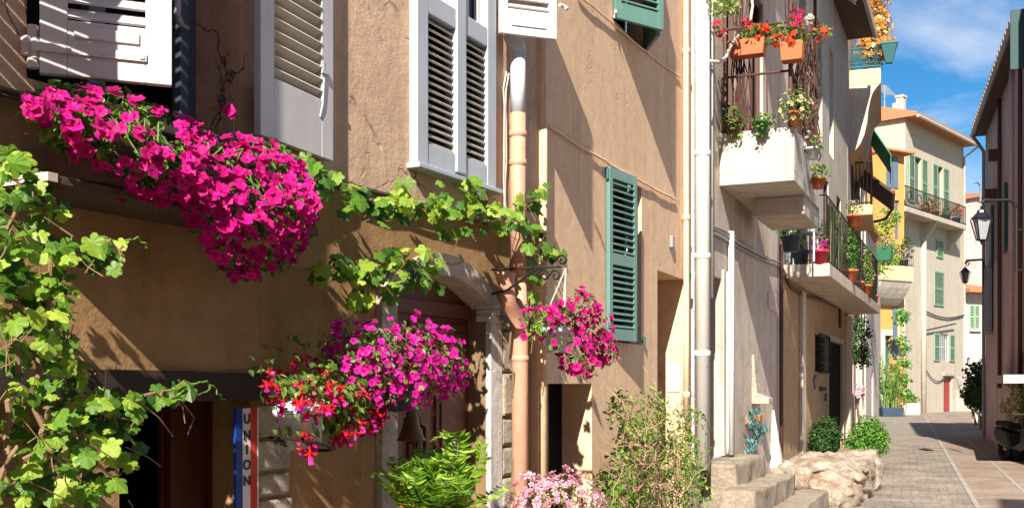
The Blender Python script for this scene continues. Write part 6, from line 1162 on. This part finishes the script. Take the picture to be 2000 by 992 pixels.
# plants on the yellow balcony and cream balcony
def bpot(fr, px_, y, z, label, pm, fols, seed, lm='leaf', pt_=(.18, .24, .35)):
    t = potted(fr, 'balcony_pot', label, fr.S(px_, y), y, z, pt_, pm, [], seed, 'pots on the far balconies'); rng = np.random.default_rng(seed); x = fr.S(px_, y); mb = MB(); mf = MB()
    for dx_, dz_, r, n, fm in fols:
        P, D = ellip(rng, n, (x + dx_, y, z + .35 + dz_), (r, r * .8, r), .3); scat(mb, LEAF, P, D + rng.normal(size=D.shape) * .5, rng, .11, .19)
        if fm: P, D = ellip(rng, n // 2, (x + dx_, y, z + .35 + dz_), (r, r, r), .9); scat(mf, BLOS, P, D, rng, .08, .12); fmm = fm
    part(t, 'foliage', mb, M[lm])
    if mf.n: part(t, 'blossoms', mf, M[fmm])
    return t
zb_ = HY.Z(1740, 553) + .76
bpot(HY, 1730, -.8, zb_, 'white-flowered pot at the left end of the yellow balcony', 'potw', [(0, .3, .4, 60, 'whitef')], 110)
bpot(HY, 1745, -.8, zb_, 'stone-coloured pot with pale flowers on the yellow balcony', 'stone', [(0, .2, .35, 60, 'yel')], 111)
bpot(HY, 1765, -.8, zb_, 'leafy pot behind the railing at the right of the yellow balcony', 'potn', [(0, .4, .5, 110, None), (.3, .9, .35, 60, None)], 112, 'leafd')
zb_ = bz_ + .01
bpot(HF, 1808, -.7, zb_, 'brown-leaved pot plant left of centre on the cream balcony', 'terra', [(0, .1, .4, 90, None)], 113, 'leafdry')
bpot(HF, 1826, -.7, zb_, 'dark reddish plant in the middle of the cream balcony', 'terra', [(0, .3, .45, 100, None)], 114, 'leafdry')
bpot(HF, 1848, -.7, zb_, 'low green plant right of centre on the cream balcony', 'potg', [(0, .0, .35, 90, None)], 115, 'leafb')
bpot(HF, 1868, -.7, zb_, 'bright orange flowers at the right end of the cream balcony', 'potn', [(0, .4, .4, 60, 'ger')], 116, 'leafdry')
# ---- shaded greenery and stones on the right
GR = 'greenery along the shaded right side'
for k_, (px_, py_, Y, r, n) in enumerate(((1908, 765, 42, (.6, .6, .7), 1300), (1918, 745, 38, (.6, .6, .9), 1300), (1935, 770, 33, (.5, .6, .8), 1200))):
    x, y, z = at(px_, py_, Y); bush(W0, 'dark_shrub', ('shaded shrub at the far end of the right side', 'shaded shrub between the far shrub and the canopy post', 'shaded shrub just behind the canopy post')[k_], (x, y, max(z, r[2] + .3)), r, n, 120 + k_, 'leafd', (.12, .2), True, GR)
for k_, (px_, py_) in enumerate(((1906, 824), (1921, 838), (1931, 848))):
    Y = EYE * F / (py_ - 750); x = (px_ - 1000) / F * Y; t = thing(W0, 'guard_stone', ('farthest of the small pale guard stones along the shaded wall', 'middle one of the small pale guard stones', 'nearest small pale guard stone before the canopy post')[k_], 'stone', (x, Y, 0), 'pale guard stones'); mb = MB(); h = .36
    mb.lathe([(0, 0), (.2, 0), (.19, .08), (.12, .16), (.13, h * .8), (.07, h), (0, h + .02)], (x, Y, 0), 12); part(t, 'stone_body', mb, M['stone'], True)
Yp = 22.6; x, y, z = at(1988, 800, Yp); t = potted(W0, 'flower_pot', 'big bright pot plant with red and pale flowers at the right edge above the scooter', x, y, 0, (.22, .3, .5), 'potn', [(0, 0, .2, (.32, .3, .28), 500, 'whitef', 14), (-.1, -.1, .62, (.34, .3, .3), 420, 'palep', 26), (.1, 0, 1.05, (.32, .3, .28), 420, None, 0), (-.3, -.1, .22, .1, 0, 'ger', 14), (.25, 0, .6, .35, 300, None, 0)], 130, GR, 'leaf2')
